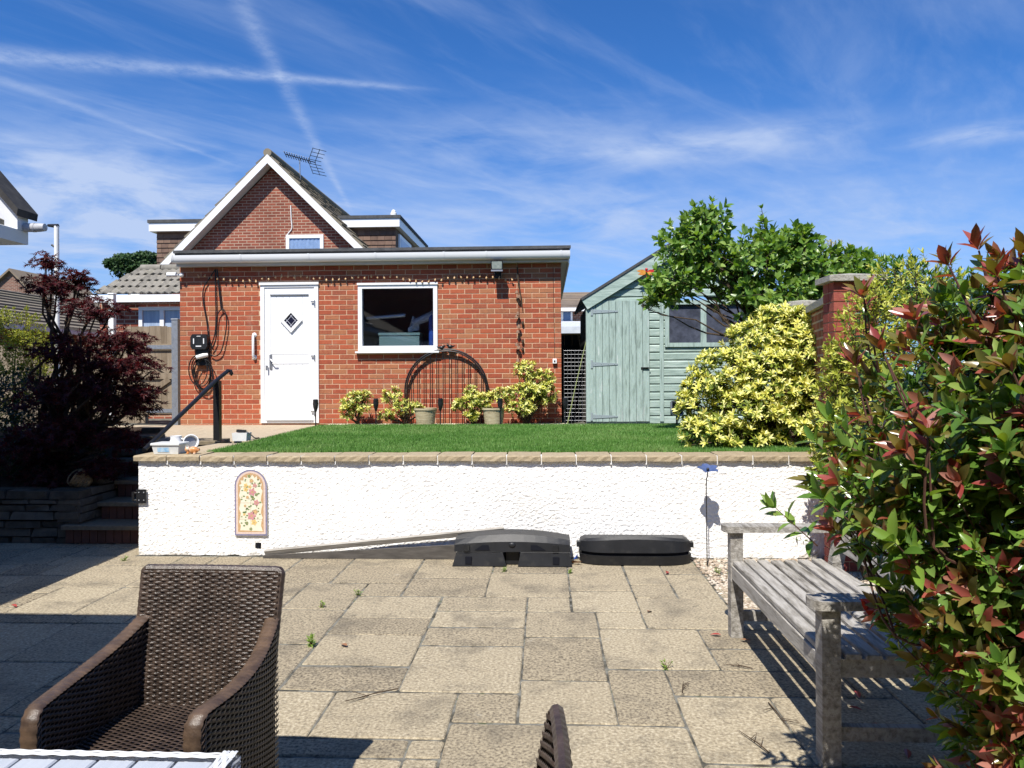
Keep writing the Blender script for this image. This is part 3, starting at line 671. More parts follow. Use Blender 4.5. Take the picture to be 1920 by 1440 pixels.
def diamond(r, r2, y0, y1, mb, cz=0):
    a = [(0,r),(r,0),(0,-r),(-r,0)]; b = [(0,r2),(r2,0),(0,-r2),(-r2,0)]
    for k in range(4):
        k2 = (k+1) % 4
        mb.add([(cd_.x+p[0]*.92, y, cd_.z+cz+p[1]) for y in (y0, y1) for p in (a[k], a[k2], b[k2], b[k])], [(3,2,1,0),(0,1,5,4),(2,3,7,6),(1,2,6,5),(3,0,4,7)])
diamond(.185, .118, yl-.022, yl+.005, dm); dl = dm.build('diamond_light', m_door, lf)
t = MB(); t.add([(cd_.x+p[0]*.92, yl-.004, cd_.z+p[1]) for p in ((0,.12),(.12,0),(0,-.12),(-.12,0))], [(3,2,1,0)]); t.build('pane', mat('dark_glass', (.012,.013,.03), .08), dl)
t = MB(); diamond(.070, .062, yl-.007, yl-.005, t); 
for k in (-.034, .034):
    t.bar((cd_.x+(k-.056)*.92, yl-.0065, cd_.z+k+.056), (cd_.x+(k+.056)*.92, yl-.0065, cd_.z+k-.056), .003, .007, (1,0,1))
    t.bar((cd_.x+(k-.056)*.92, yl-.0075, cd_.z-k-.056), (cd_.x+(k+.056)*.92, yl-.0075, cd_.z-k+.056), .003, .007, (1,0,-1))
t.build('lead_cames', mat('pale_lead', (.45,.46,.52), .4), dl)
hp = PY(507, 676, YG-.03); t = MB(); t.tube([(hp.x,yl,hp.z+.02),(hp.x,yl-.05,hp.z+.02),(hp.x+.02,yl-.06,hp.z+.01),(hp.x+.05,yl-.06,hp.z-.025),(hp.x+.10,yl-.055,hp.z-.03)], .009, 8); t.box(hp.x-.022, hp.x+.018, yl-.010, yl-.001, hp.z-.13, hp.z+.09); t.build('door_handle', m_steel, lf, smooth=True)
t = MB(); t.tube([(hp.x-.05,yb-.002,hp.z-.09),(hp.x-.05,yb-.03,hp.z-.09)], .014, 10); t.box(hp.x-.062, hp.x-.04, yb-.040, yb-.03, hp.z-.15, hp.z-.075); t.build('keys_in_lock', m_steel, lf)
for py in (566, 668, 772):
    c = PY(588, py, YG-.02); t = MB(); t.box(c.x-.04, c.x+.012, yb-.016, yb-.001, c.z-.006, c.z+.012); t.tube([(c.x+.016,yb-.012,c.z-.07),(c.x+.016,yb-.012,c.z+.025)], .008, 8); t.build('hinge', m_steel, lf)
# window
wx0, wx1, wz0, wz1 = W0.x, W1.x, W0.z, W1.z
wf = MB(); e = .062; wf.box(wx0, wx0+e, yb, YG+.07, wz0, wz1); wf.box(wx1-e, wx1, yb, YG+.07, wz0, wz1); wf.box(wx0+e, wx1-e, yb, YG+.07, wz1-e-.01, wz1); wf.box(wx0+e, wx1-e, yb, YG+.07, wz0, wz0+e+.02)
wf.box(wx0-.01, wx1+.01, yb-.018, yb-.002, wz1-.02, wz1+.012)
wi = wf.build('window', m_white, ga)
MB().box(wx0-.03, wx1+.03, YG-.085, YG-.001, wz0-.028, wz0-.001).build('sill', m_white, wi)
MB().box(wx0+e, wx1-e, YG+.03, YG+.036, wz0+e, wz1-e).build('pane', m_glass, wi)
# things seen through the window
m_refl_lining = mat('reflection_blue_lining', (.10,.12,.19), .9, spec=.05)  # blue-grey room tone, paled to stand in for reflections on the pane
t = MB(); t.box(gl+.21, gr_-.21, YG+4.7, YG+4.79, gz0+.02, gz1); t.box(gl+.201, gl+.21, YG+.2, YG+4.7, gz0+.02, gz1); t.box(gr_-.21, gr_-.201, YG+.2, YG+4.7, gz0+.02, gz1); t.build('inner_lining', m_refl_lining, ga)
MB().box(gl+.22, gr_-.22, YG+.22, YG+4.68, gz1-.05, gz1-.01).build('inner_ceiling', m_refl_lining, ga)
bt = wz0+.02
wb = thing('workbench', 'workbench inside the outbuilding just behind the window', 'workbench', (wx0+.7, YG+.6, gz0+.012))
MB().box(wx0-.2, wx1+.3, YG+.25, YG+.95, bt-.05, bt).build('bench_top', m_bark, wb)
for sx in (wx0-.15, wx1+.2):
    for sy in (YG+.3, YG+.88): MB().box(sx, sx+.06, sy, sy+.06, gz0+.012, bt-.05).build('leg', m_bark, wb)
a, b = PY(711, 645, YG+.4), PY(786, 624, YG+.4)
m_gbox = mat('green_crate', [(.13,.21,.19),(.20,.30,.26)], .7, 60, bump=.5, bscale=200)
t = MB(); t.box(a.x, b.x, YG+.4, YG+.7, bt, b.z); t.box(a.x-.012, b.x+.012, YG+.388, YG+.712, b.z-.035, b.z+.004); single('green_crate', t, m_gbox, 'grey-green ribbed crate on the bench behind the outbuilding window', 'crate', (a.x, YG+.4, bt))
a, b = PY(688, 597, YG+.45), PY(760, 591, YG+.45); t = MB(); t.tube([a, b], .028, 12); single('metal_tube', t, mat('silver_tube', (.55,.56,.58), .35, metal=.3), 'long silver tube lying behind the outbuilding window', 'tube', tuple(a), smooth=True)
t = MB(); c0 = PY(775, 606, YG+.46); rr = random.Random(4); vs = []
for k in range(14): vs.append((c0.x+rr.uniform(-.12,.12), c0.y+rr.uniform(-.03,.08), c0.z+rr.uniform(-.22,.14)))
t.add(vs, [(i, (i+3) % 14, (i+7) % 14) for i in range(14)]); c1 = PY(800, 592, YG+.5); t.tube([c0, c1+Vector((.2,0,.05))], [.05,.08], 10)
single('crumpled_sheet', t, mat('grey_sheet', [(.30,.31,.33),(.5,.5,.52)], .6, 20), 'crumpled grey plastic sheet hanging behind the outbuilding window', 'sheet', tuple(c0))
a, b = PY(803, 645, YG+.4), PY(815, 585, YG+.4); t = MB(); t.lathe([(.045,0),(.05,.02),(.05,b.z-bt-.08),(.02,b.z-bt-.02),(.02,b.z-bt)], ((a.x+b.x)/2, YG+.45, bt), 14); single('blue_bottle', t, mat('blue_plastic', (.03,.08,.32), .4), 'blue plastic bottle at the right edge inside the outbuilding window', 'bottle', ((a.x+b.x)/2, YG+.45, bt), smooth=True)
# floodlight under the eave
c = PY(932, 497, YG-.2); fl = thing('floodlight', 'black outdoor floodlight fixed under the outbuilding eave', 'floodlight', (c.x, YG, c.z))
t = MB(); t.add([(c.x-.09,c.y-.06,c.z+.06),(c.x+.09,c.y-.06,c.z+.06),(c.x+.085,c.y-.04,c.z-.075),(c.x-.085,c.y-.04,c.z-.075),(c.x-.07,c.y+.05,c.z+.05),(c.x+.07,c.y+.05,c.z+.05),(c.x+.07,c.y+.05,c.z-.06),(c.x-.07,c.y+.05,c.z-.06)], [(3,2,1,0),(4,5,6,7),(0,1,5,4),(1,2,6,5),(2,3,7,6),(3,0,4,7)]); hs = t.build('housing', m_blackp, fl)
t = MB(); t.add([(c.x-.075,c.y-.0595,c.z+.045),(c.x+.075,c.y-.0595,c.z+.045),(c.x+.07,c.y-.046,c.z-.06),(c.x-.07,c.y-.046,c.z-.06)], [(3,2,1,0)]); t.build('glass', mat('lamp_glass', [(.20,.24,.22),(.34,.37,.33)], .1, 30), hs)
MB().box(c.x-.085, c.x+.085, c.y-.062, c.y-.03, c.z-.10, c.z-.078).build('lower_rim', m_galv, hs)
t = MB(); t.box(c.x-.05, c.x+.05, YG-.04, YG-.002, c.z-.17, c.z-.06); t.tube([(c.x, YG-.03, c.z-.1), (c.x, c.y+.05, c.z-.03)], .018, 8); t.build('bracket', m_blackp, fl)
# string lights
sg = thing('string_lights', 'string of small amber bulbs strung along the top of the brick wall', 'string lights', (gl+.3, YG-.04, PY(400, 520, YG).z))
m_bulb = mat('amber_bulb', [(.50,.30,.14),(.64,.44,.25)], .3, 20); bm = MB().lathe([(.003,-.028),(.012,-.022),(.016,-.010),(.013,.002),(.006,.010),(.008,.012),(.008,.022),(.003,.024)], (0,0,0), 10).mesh('bulb', m_bulb, True)
pts = []; rr = random.Random(9)
for px in range(372, 968, 12):
    ph = (px-372)/170.0; py = 519 + 9*math.sin(ph*math.pi*1.0)**2*(1 if int(ph) % 2 == 0 else .6) - 1 + rr.uniform(-2, 2); p = PY(px, py, YG-.045); pts.append(p+Vector((0,0,.02)))
    inst('bulb', bm, sg, p, (rr.uniform(-.3,.3), rr.uniform(-.5,.5), 0), (.95,.95,rr.uniform(.8,1.2)))
MB().tube(pts, .0025, 4).build('cable', mat('brown_wire', (.12,.07,.035), .6), sg)
# hanging string of shells
c = PY(971, 517, YG-.06); hg = thing('shell_garland', 'hanging garland of clay bells on a cord by the right end of the wall', 'garland', (c.x, YG-.06, PY(975, 690, YG).z))
p0, p1 = PY(971, 490, YG-.06), PY(972, 690, YG-.06); t = MB(); t.tube([p0, (p0+p1)/2, p1], .004, 5); t.build('cord', m_bark, hg)
t = MB(); t.tube([PY(970,500,YG-.045), PY(972,530,YG-.05), PY(976,552,YG-.045), PY(979,578,YG-.04)], [.012,.011,.009,.005], 7); t.build('bark_stick', m_bark, hg)
m_clay = mat('clay', [(.16,.09,.06),(.28,.17,.11)], .8, 30)
for k, py in enumerate((548, 556, 588, 593, 612, 622, 646, 652, 676)):
    q = PY(971+(-2, 2, 0)[k % 3], py, YG-.062); MB().lathe([(.006,.030),(.018,.018),(.026,-.002),(.030,-.022),(.022,-.020)], q, 10).build('bell', m_clay, hg, smooth=True)
for k, py in enumerate((606, 640, 655, 680)):
    q = PY(980, py, YG-.03); MB().sphere(q, .03, 8, 6, (.7,.6,1.1)).build('pine_cone', m_bark, hg)
# wired bell push and white grab rail
c = PY(1040, 677, YG-.02); sn = thing('wall_switch', 'small white weatherproof switch with a thin wire above it', 'switch', tuple(c))
MB().cbox(c.x-.03, c.x+.03, YG-.05, YG-.003, c.z-.035, c.z+.035, .006).build('switch_box', m_white, sn); MB().box(c.x-.01, c.x+.01, YG-.056, YG-.051, c.z-.015, c.z+.01).build('button', m_black, sn)
t = MB(); q = PY(1037, 500, YG-.008); t.tube([(c.x,YG-.008,c.z+.03),(q.x,YG-.008,q.z)], .003, 4); t.build('wire', m_rubber, sn)
c = PY(475, 649, YG-.05); gbr = thing('grab_rail', 'white vertical grab rail on the brick wall left of the door', 'grab rail', (c.x, YG, c.z-.2)); h = .17
t = MB(); t.tube([(c.x,YG-.004,c.z+h),(c.x,YG-.045,c.z+h),(c.x,YG-.06,c.z+h-.03),(c.x,YG-.06,c.z-h+.03),(c.x,YG-.045,c.z-h),(c.x,YG-.004,c.z-h)], .019, 10); t.build('rail', m_white, gbr, smooth=True)
for s_ in (-1, 1): MB().lathe([(.036,0),(.036,.008),(.028,.014)], (c.x, YG-.001, c.z+s_*h), 16, axis=(0,-1,0)).build('flange', m_white, gbr, smooth=True)
# car charger with looped cable
c = PY(375, 641, YG-.06); ev = thing('car_charger', 'black wall-mounted car charger with its cable coiled below', 'charger', (c.x, YG, c.z-.3))
t = MB(); pr = [(c.x-.13,c.z-.07),(c.x-.10,c.z-.115),(c.x+.10,c.z-.115),(c.x+.13,c.z-.07),(c.x+.13,c.z+.07),(c.x+.10,c.z+.115),(c.x-.10,c.z+.115),(c.x-.13,c.z+.07)]; t.prism(pr, 'y', YG-.105, YG-.003); bdy = t.build('charger_body', m_blackp, ev)
t = MB(); t.box(c.x-.085, c.x-.07, YG-.108, YG-.1055, c.z-.03, c.z+.05); t.box(c.x+.07, c.x+.085, YG-.108, YG-.1055, c.z-.03, c.z+.05); t.box(c.x-.03, c.x+.03, YG-.108, YG-.1055, c.z+.08, c.z+.088); t.box(c.x-.045, c.x+.04, YG-.108, YG-.1055, c.z-.075, c.z-.060); t.build('status_lights', m_white, bdy)
MB().box(c.x-.07, c.x+.13, YG-.06, YG-.003, c.z-.36, c.z-.118).build('cable_holder', m_blackp, ev)
t = MB(); q = PY(376, 668, YG-.12); t.tube([q+Vector((-.06,-.02,-.02)), q+Vector((.03,.02,.01)), q+Vector((.08,.06,.02))], [.03,.036,.03], 10); t.build('plug', m_whitep, ev, smooth=True)
t = MB(); rr = random.Random(2)
for k in range(5):
    cc = PY(376+rr.uniform(-5,5), 698+rr.uniform(-4,5), YG-.05-.014*k); ra, rb = .14+rr.uniform(-.02,.03), .235+rr.uniform(-.02,.02); tl = rr.uniform(-.15,.2)
    t.tube([(cc.x+ra*math.cos(a)*math.cos(tl)-rb*math.sin(a)*math.sin(tl), cc.y+.01*math.sin(2*a), cc.z+ra*math.cos(a)*math.sin(tl)+rb*math.sin(a)) for a in [2*math.pi*j/26 for j in range(26)]], .0085, 6, closed=True)
t.build('coiled_cable', m_rubber, ev, smooth=True)
t = MB(); Q = lambda L_, y=YG-.03: [PY(a, b, y) for a, b in L_]
def smooth_path(pts, n=6):
    out = []
    for i in range(len(pts)-1):
        p0, p1, p2, p3 = pts[max(i-1,0)], pts[i], pts[i+1], pts[min(i+2,len(pts)-1)]
        for k in range(n):
            u = k/n; out.append(.5*((2*p1)+(p2-p0)*u+(2*p0-5*p1+4*p2-p3)*u*u+(3*p1-p0-3*p2+p3)*u**3))
    return out+[pts[-1]]
t.tube(smooth_path(Q([(404,505),(392,523),(382,540),(381,565),(388,605),(392,640),(398,650)])), .009, 6)
t.tube(smooth_path(Q([(404,507),(404,545),(405,590),(403,625),(396,648)])), .009, 6)
t.tube(smooth_path(Q([(407,505),(411,545),(415,580)], YG-.04)), .012, 6)
t.tube(smooth_path(Q([(394,664),(403,668),(414,660),(421,635),(425,605),(422,585),(416,580),(408,590),(405,618),(404,640),(396,655)], YG-.045)), .009, 6)
t.build('supply_cable', m_rubber, ev, smooth=True)
# arched metal trellis
at = thing('arched_trellis', 'black arched metal trellis with upright bars leaning on the brick wall', 'trellis', (PY(837, 790, 11.02).x, 11.02, tz(11.02)))
ya = 11.13; cA = PY(837, 733, ya); rA = PY(915, 733, ya).x - cA.x
t = MB(); base = tz(ya)-.01
for r_, th in ((rA, .013), (rA-.026, .011)):
    t.tube([(cA.x-r_, ya, base)] + [(cA.x-r_*math.cos(a), ya, cA.z+r_*math.sin(a)) for a in [math.pi*k/30 for k in range(31)]] + [(cA.x+r_, ya, base)], th, 8)
t.build('arch_frame', m_black, at, smooth=True)
for k in range(12):
    x = cA.x - rA + 2*rA*(k+1)/13; h = math.sqrt(max(0, (rA-.03)**2-(x-cA.x)**2)); t = MB(); t.tube([(x,ya,base),(x,ya,cA.z+h)], .0065, 6); t.build('bar', m_black, at)
def bird(mb, p, s, d):
    mb.sphere(p, s, 10, 7, (1.3,.8,.9)); mb.sphere((p[0]+d*s*1.1,p[1],p[2]+s*.75), s*.6, 8, 6); mb.tube([(p[0]-d*s,p[1],p[2]),(p[0]-d*s*2.4,p[1],p[2]+s*.5)], [s*.5,s*.15], 6); mb.tube([(p[0]+d*s*1.6,p[1],p[2]+s*.75),(p[0]+d*s*2.2,p[1],p[2]+s*.7)], [s*.2,s*.03], 5)
for px, py, d in ((828, 652, 1), (844, 650, -1)):
    t = MB(); p = PY(px, py, ya); bird(t, p, .032, d); t.tube([p, (p.x, ya, cA.z+rA*.985)], .006, 5); t.build('bird_finial', m_black, at, smooth=True)
# solar torches
def torch():
    o = thing('solar_torch', '', 'solar light', (0,0,0), 'black solar torches along the lawn edge')
    t = MB(); t.tube([(0,0,-.05),(0,0,.22)], .009, 8); t.build('stake', m_blackp, o, local=True)
    t = MB(); t.lathe([(.010,.21),(.018,.23),(.034,.28),(.040,.33),(.036,.36),(.038,.365),(.036,.385),(.010,.39)], (0,0,0), 12); t.build('lamp_head', m_blackp, o, smooth=True, local=True)
    t = MB(); t.lathe([(.030,.386),(.030,.393),(.001,.394)], (0,0,0), 12); t.build('solar_panel', mat('solar_cell', (.02,.025,.05), .15), o, local=True); return o
t0 = torch()
for k, (px, py, lb) in enumerate([(592,803,'black solar torch on a stake in front of the white door'), (705,800,'black solar torch between the two leftmost yellow shrubs'), (826,798,'black solar torch in front of the arched trellis bars'), (938,797,'black solar torch behind the planter nearest the large yellow wall shrub'), (1060,797,'black solar torch in front of the wire mesh panel')]):
    p = PZ(px, py, tz(10.6)); y = 10.62 if px != 592 else 10.3
    q = PY(px, py, y); loc = (q.x, y, tz(y)+.0)
    if k == 0: t0.location = loc; t0['label'] = lb
    else: dup(t0, loc, lb, rz=k*.7)
# wooden tub planters
def tub(seed):
    o = thing('tub_planter', '', 'planter', (0,0,0), 'pale ribbed planters on the gravel strip'); 
    m_ = mat('pale_ribbed_pot', [(.30,.24,.14),(.45,.38,.24),(.52,.46,.31)], .8, 9, bump=.5, bscale=40, stretch=(1,1,6))
    prof = []
    for k in range(13):
        z = .24*k/12; r_ = .125+.03*z/.24+(.004 if k % 2 else 0); prof.append((r_, z))
    prof += [(.168,.235),(.168,.262),(.150,.262),(.140,.20),(.05,.19)]
    MB().lathe(prof, (0,0,0), 26).build('pot', m_, o, smooth=True, local=True); MB().lathe([(.14,.19),(.14,.215),(.02,.225)], (0,0,0), 16).build('compost', m_soil, o, local=True); return o
tb = tub(1); q = PY(798, 798, 10.74); tb.location = (q.x, 10.74, tz(10.74)-.01); tb['label'] = 'pale ribbed planter in front of the left half of the trellis'
q = PY(926, 797, 10.74); dup(tb, (q.x, 10.74, tz(10.74)-.01), 'pale ribbed planter next to the large yellow wall shrub', .6)
# ------------------------------------------------------------------ shed
YS = 11.0; zb_ = tz(YS)-.02
m_shed = mat('mint_green_timber', [(.20,.26,.235),(.30,.39,.355),(.37,.47,.43),(.31,.41,.38),(.50,.57,.54)], .8, 3.5, rand=.15, lo=.36, hi=.64, bump=.5, bscale=6, stretch=(7,7,1), spec=.2, spots=((.22,.28,.25), 3.2, .5, .85))
m_shedh = mat('mint_green_boards', [(.20,.27,.24),(.29,.38,.34),(.36,.455,.41),(.46,.54,.50)], .8, 3.5, rand=.3, lo=.36, hi=.64, bump=.5, bscale=6, stretch=(1,7,7), spec=.2)
sx0, sx1 = PY(1099, 700, YS).x, PY(1445, 700, YS).x; apx = PY(1270, 455, YS); ez = PY(1099, 562, YS).z
sh = thing('garden_shed', 'mint green timber shed with a plank door and shiplap boards', 'shed', ((sx0+sx1)/2, YS, zb_))
wi0, wi1 = PY(1250, 643, YS), PY(1420, 570, YS)
t = MB(); t.box(sx0+.03, sx1-.03, YS+.04, YS+2.4, zb_, ez-.06); t.build('shed_body', mat('weathered_side', [(.06,.06,.05),(.12,.12,.10)], .9, 6, stretch=(1,1,6)), sh)
slope = (apx.z-ez)/(apx.x-sx0); pitch = .116; z = zb_+.02; 
while z < apx.z-.08:
    zt_ = z+pitch; segs = [(sx0, sx1)]
    if z > ez-.03: d = (zt_-ez+.02)/slope; segs = [(sx0+max(0,d), sx1-max(0,d))]
    if wi0.z-.05 < z+pitch/2 < wi1.z+.06: segs = [(sx0, wi0.x-.03), (wi1.x+.03, sx1)]
    for a, b in segs:
        if b-a > .05:
            MB().prism([(YS-.004, z+.002),(YS-.004, z+.012),(YS-.022, z+.014),(YS-.022, zt_-.020),(YS-.006, zt_-.002),(YS+.03, zt_-.002),(YS+.03, z+.002)], 'x', a, b).build('board', m_shedh, sh)
    z += pitch
# roof, bargeboards
for s_, xe in ((-1, sx0-.06), (1, sx1+.06)):
    ze = ez-.02*1; a = Vector((xe, 0, ez-slope*.06+.02)); b = Vector((apx.x, 0, apx.z+.02)); nrm = Vector((-(b.z-a.z), 0, b.x-a.x)).normalized()
    if nrm.z < 0: nrm = -nrm
    v = [(p.x, y, p.z) for y in (YS-.10, YS+2.5) for p in (a, b, b+nrm*.035, a+nrm*.035)]
    MB().add(v, [(0,1,2,3),(7,6,5,4),(0,4,5,1),(1,5,6,2),(2,6,7,3),(3,7,4,0)]).build('roof', m_felt, sh)
    a2, b2 = a-nrm*.004, b-nrm*.004
    v = [(p.x, y, p.z) for y in (YS-.085, YS-.062) for p in (a2-nrm*.15, b2-nrm*.16, b2, a2)]
    MB().add(v, [(0,1,2,3),(7,6,5,4),(0,4,5,1),(1,5,6,2),(2,6,7,3),(3,7,4,0)]).build('bargeboard', m_shedh, sh)
# door
q0, q1 = PY(1105, 790, YS-.03), PY(1217, 563, YS-.03); n = 9; wd_ = q1.x-q0.x
dr = MB().box(q0.x+.004, q1.x-.004, YS-.030, YS-.024, q0.z+.006, q1.z-.01).build('door', m_shed, sh)
for k in range(n): 
    a, b = q0.x+wd_*k/n, q0.x+wd_*(k+1)/n; dzr = rnd.uniform(-.006,.006)
    t = MB(); t.prism([(a+.0015,YS-.034),(a+.0035,YS-.050),(b-.0035,YS-.050),(b-.0015,YS-.034)], 'z', q0.z+dzr, q1.z+dzr); t.build('plank', m_shed, dr)
m_hinge = mat('grey_green_hinge', (.30,.36,.38), .5, metal=.2)
for py in (584, 683, 781):
    c = PY(1112, py, YS-.05); t = MB(); t.add([(c.x-.0,YS-.058,c.z-.03),(c.x+.36,YS-.058,c.z-.012),(c.x+.36,YS-.058,c.z+.010),(c.x,YS-.058,c.z+.03),(c.x,YS-.052,c.z-.03),(c.x+.36,YS-.052,c.z-.012),(c.x+.36,YS-.052,c.z+.010),(c.x,YS-.052,c.z+.03)], [(3,2,1,0),(4,5,6,7),(0,1,5,4),(1,2,6,5),(2,3,7,6),(3,0,4,7)]); t.box(c.x-.035, c.x-.004, YS-.06, YS-.05, c.z-.06, c.z+.06)
    for bx in (.03, .12, .22, .31): t.sphere((c.x+bx, YS-.058, c.z), .006, 6, 4)
    t.build('hinge', m_hinge, dr)
for px, py in ((1212, 572), (1211, 690)):
    c = PY(px, py, YS-.06); t = MB(); t.box(c.x-.07, c.x+.04, YS-.062, YS-.05, c.z-.012, c.z+.012); t.tube([(c.x-.05,YS-.07,c.z),(c.x+.06,YS-.07,c.z)], .007, 6); t.tube([(c.x-.05,YS-.07,c.z),(c.x-.05,YS-.075,c.z-.03)], .006, 6); t.build('bolt', m_black, dr)
for px, w_ in ((1240, .055), (1102, .05)):
    c = PY(px, 700, YS); MB().box(c.x-w_/2, c.x+w_/2, YS-.045, YS-.024, zb_+.06, ez+(.15 if px > 1200 else -.03)).build('corner_batten', m_shed, sh)
# window
t = MB(); e = .055; t.box(wi0.x-.03, wi0.x+.03, YS-.05, YS+.03, wi0.z-.06, wi1.z+.06); t.box(wi1.x-.03, wi1.x+.03, YS-.05, YS+.03, wi0.z-.06, wi1.z+.06); xm = PY(1318, 600, YS).x; t.box(xm-.04, xm+.04, YS-.048, YS+.03, wi0.z-.02, wi1.z+.02)
t.box(wi0.x+.03, wi1.x-.03, YS-.05, YS+.03, wi0.z-.06, wi0.z-.0); t.box(wi0.x+.03, wi1.x-.03, YS-.05, YS+.03, wi1.z, wi1.z+.06); sw_ = t.build('window', m_shed, sh)
m_dirty = mat('dusty_glass', [(.045,.05,.07),(.09,.10,.14),(.20,.21,.26)], .15, 6, lo=.42, hi=.85, spec=.5)
for a, b in ((wi0.x+.03, xm-.04), (xm+.04, wi1.x-.03)): MB().box(a+.001, b-.001, YS-.005, YS+.002, wi0.z, wi1.z).build('pane', m_dirty, sw_)
# dragonfly ornament on the gable
c = PY(1212, 511, YS-.16); df_ = thing('dragonfly_ornament', 'red and yellow dragonfly ornament on the shed gable', 'ornament', tuple(c)); m_red = mat('red_enamel', (.50,.03,.03), .3); m_yel = mat('yellow_enamel', [(.70,.42,.06),(.55,.12,.04)], .3, 25)
t = MB(); t.tube([(c.x,c.y,c.z+.03),(c.x,c.y,c.z),(c.x+.01,c.y,c.z-.09)], [.018,.014,.006], 8); t.sphere((c.x,c.y-.005,c.z+.045), .022, 8, 6); t.build('body', m_red, df_, smooth=True)
for s_ in (-1, 1):
    for k, (l, w2, dz_) in enumerate(((.145,.028,.018), (.125,.024,-.022))):
        pts = [(c.x+s_*l*u, c.y-.006-.02*u, c.z+dz_*(.3+u)+w2*math.sin(math.pi*u**.7)*v) for v in (1, -1) for u in ([0,.2,.4,.6,.8,1] if v == 1 else [.8,.6,.4,.2])]
        t = MB(); t.add(pts+[(x, y+.004, z) for x, y, z in pts], [tuple(range(10)), tuple(range(19,9,-1))] + [(i, (i+1) % 10, (i+1) % 10+10, i+10) for i in range(10)]); t.build('wing', m_yel if (k or s_ < 0) else m_red, df_)
t = MB(); t.tube([(c.x+.005,c.y,c.z-.08),(c.x+.01,YS-.03,c.z-.14)], .004, 5); t.build('fixing', m_black, df_)
# stake floodlight beside the pieris
c = PY(1269, 765, 10.55); sf = thing('stake_spotlight', 'black and grey garden spotlight on a stake in front of the shed', 'spotlight', (c.x, c.y, tz(10.55)))
t = MB(); t.cbox(c.x-.085, c.x+.085, c.y-.03, c.y+.04, c.z-.10, c.z+.10, .02); t.build('housing', m_blackp, sf)
t = MB(); t.tube([(c.x-.08,c.y-.035,c.z+.09),(c.x-.085,c.y-.035,c.z-.05),(c.x-.06,c.y-.035,c.z-.1),(c.x+.06,c.y-.035,c.z-.1),(c.x+.085,c.y-.035,c.z-.06)], .014, 8); t.build('rim', m_galv, sf, smooth=True); t = MB(); t.tube([(c.x,c.y,c.z-.1),(c.x,c.y,tz(10.55)-.03)], .014, 8); t.build('stake', m_blackp, sf)
# ------------------------------------------------------------------ gap between outbuilding and shed
a, b = PY(1058, 793, 11.35), PY(1098, 657, 11.35); mp = thing('wire_mesh_panel', 'galvanised square wire mesh panel between outbuilding and shed', 'mesh panel', (a.x, 11.35, tz(11.35)-.04))
nxw, nzw = 6, 19; zl = tz(11.35)-.04
for k in range(nxw+1): x = a.x+(b.x-a.x)*k/nxw; MB().tube([(x,11.35,zl),(x,11.35,b.z)], .0026, 5).build('wire', m_galv, mp)
for k in range(nzw+1): z = zl+.02+(b.z-zl-.02)*k/nzw; MB().tube([(a.x-.01,11.354,z),(b.x+.01,11.354,z)], .0018, 5).build('wire', m_galv, mp)
t = MB(); t.tube([PY(1064, 795, 11.2), PY(1080, 720, 11.22), PY(1099, 640, 11.28)], [.007,.006,.005], 6); q = PY(1064, 795, 11.2); single('garden_cane', t, mat('green_cane', (.30,.36,.14), .6), 'thin green cane propped against the mesh panel by the shed', 'cane', tuple(q))
df2 = thing('dark_fence', 'dark timber fence in shade behind the wire mesh panel', 'fence', (1.0, 13.6, .70)); m_dkw = mat('dark_stained_timber', [(.012,.010,.009),(.025,.02,.016)], .9, 8)
q = PY(1075, 628, 13.6); x = .2
while x < 2.0: MB().box(x, x+.135, 13.6, 13.62, .70, q.z+rnd.uniform(-.01,.01)).build('board', m_dkw, df2); x += .14
MB().box(.2, 2.0, 13.622, 13.66, q.z-.3, q.z-.2).build('rail', m_dkw, df2)
# far house in the gap
m_farb = brickmat('far_brick', (.14,.06,.045), (.20,.09,.065), (.3,.25,.2)); m_tileb = mat('brown_roof_tiles', [(.10,.08,.065),(.19,.15,.115),(.25,.19,.12)], .9, 3, rand=.6, bump=.4, bscale=30)
fy = 34; a, b = PY(1040, 580, fy), PY(1190, 580, fy)
fh = thing('far_house', 'distant tiled house glimpsed between outbuilding and shed', 'house', ((a.x+b.x)/2, fy, .70)); MB().box(a.x, b.x, fy, fy+7, .70, a.z).build('wall', m_farb, fh)
rz_ = PY(1080, 549, fy+3.3).z; t = MB(); 
for k in range(9):
    u0, u1 = k/9, (k+1)/9; y0_, y1_ = fy-.3+3.6*u0, fy-.3+3.6*u1; z0_, z1_ = a.z+(rz_-a.z)*u0, a.z+(rz_-a.z)*u1; t.prism([(y0_,z0_),(y0_,z0_+.06),(y1_,z1_+.03),(y1_,z1_)], 'x', a.x-.3, b.x+.3)
t.build('roof', m_tileb, fh); MB().box(a.x-.3, b.x+.3, fy-.42, fy-.3, a.z-.12, a.z+.03).build('fascia', m_whitep, fh)
wa, wb2 = PY(1056, 604, fy), PY(1070, 582, fy); t = MB(); t.box(wa.x-.25, wa.x, fy-.05, fy-.002, wa.z-.1, a.z-.13); t.box(wb2.x, wb2.x+.08, fy-.05, fy-.002, wa.z-.1, a.z-.13); t.box(wa.x, wb2.x, fy-.05, fy-.002, wa.z-.1, wa.z); t.build('window', m_whitep, fh); MB().box(wa.x, wb2.x, fy-.02, fy-.004, wa.z, a.z-.13).build('pane', mat('blue_pane', (.10,.16,.30), .1), fh)
e0, e1 = PY(1050, 625, fy-6), PY(1110, 600, fy-6); t = MB(); t.prism([(fy-6, e0.z),(fy-6,e0.z+.25),(fy-.1,e1.z+.4),(fy-.1,e1.z)], 'x', e0.x-1, e1.x+1.5); lt = t.build('lean_to_roof', mat('pale_polycarbonate', [(.45,.48,.52),(.6,.62,.65)], .5, 4), fh)
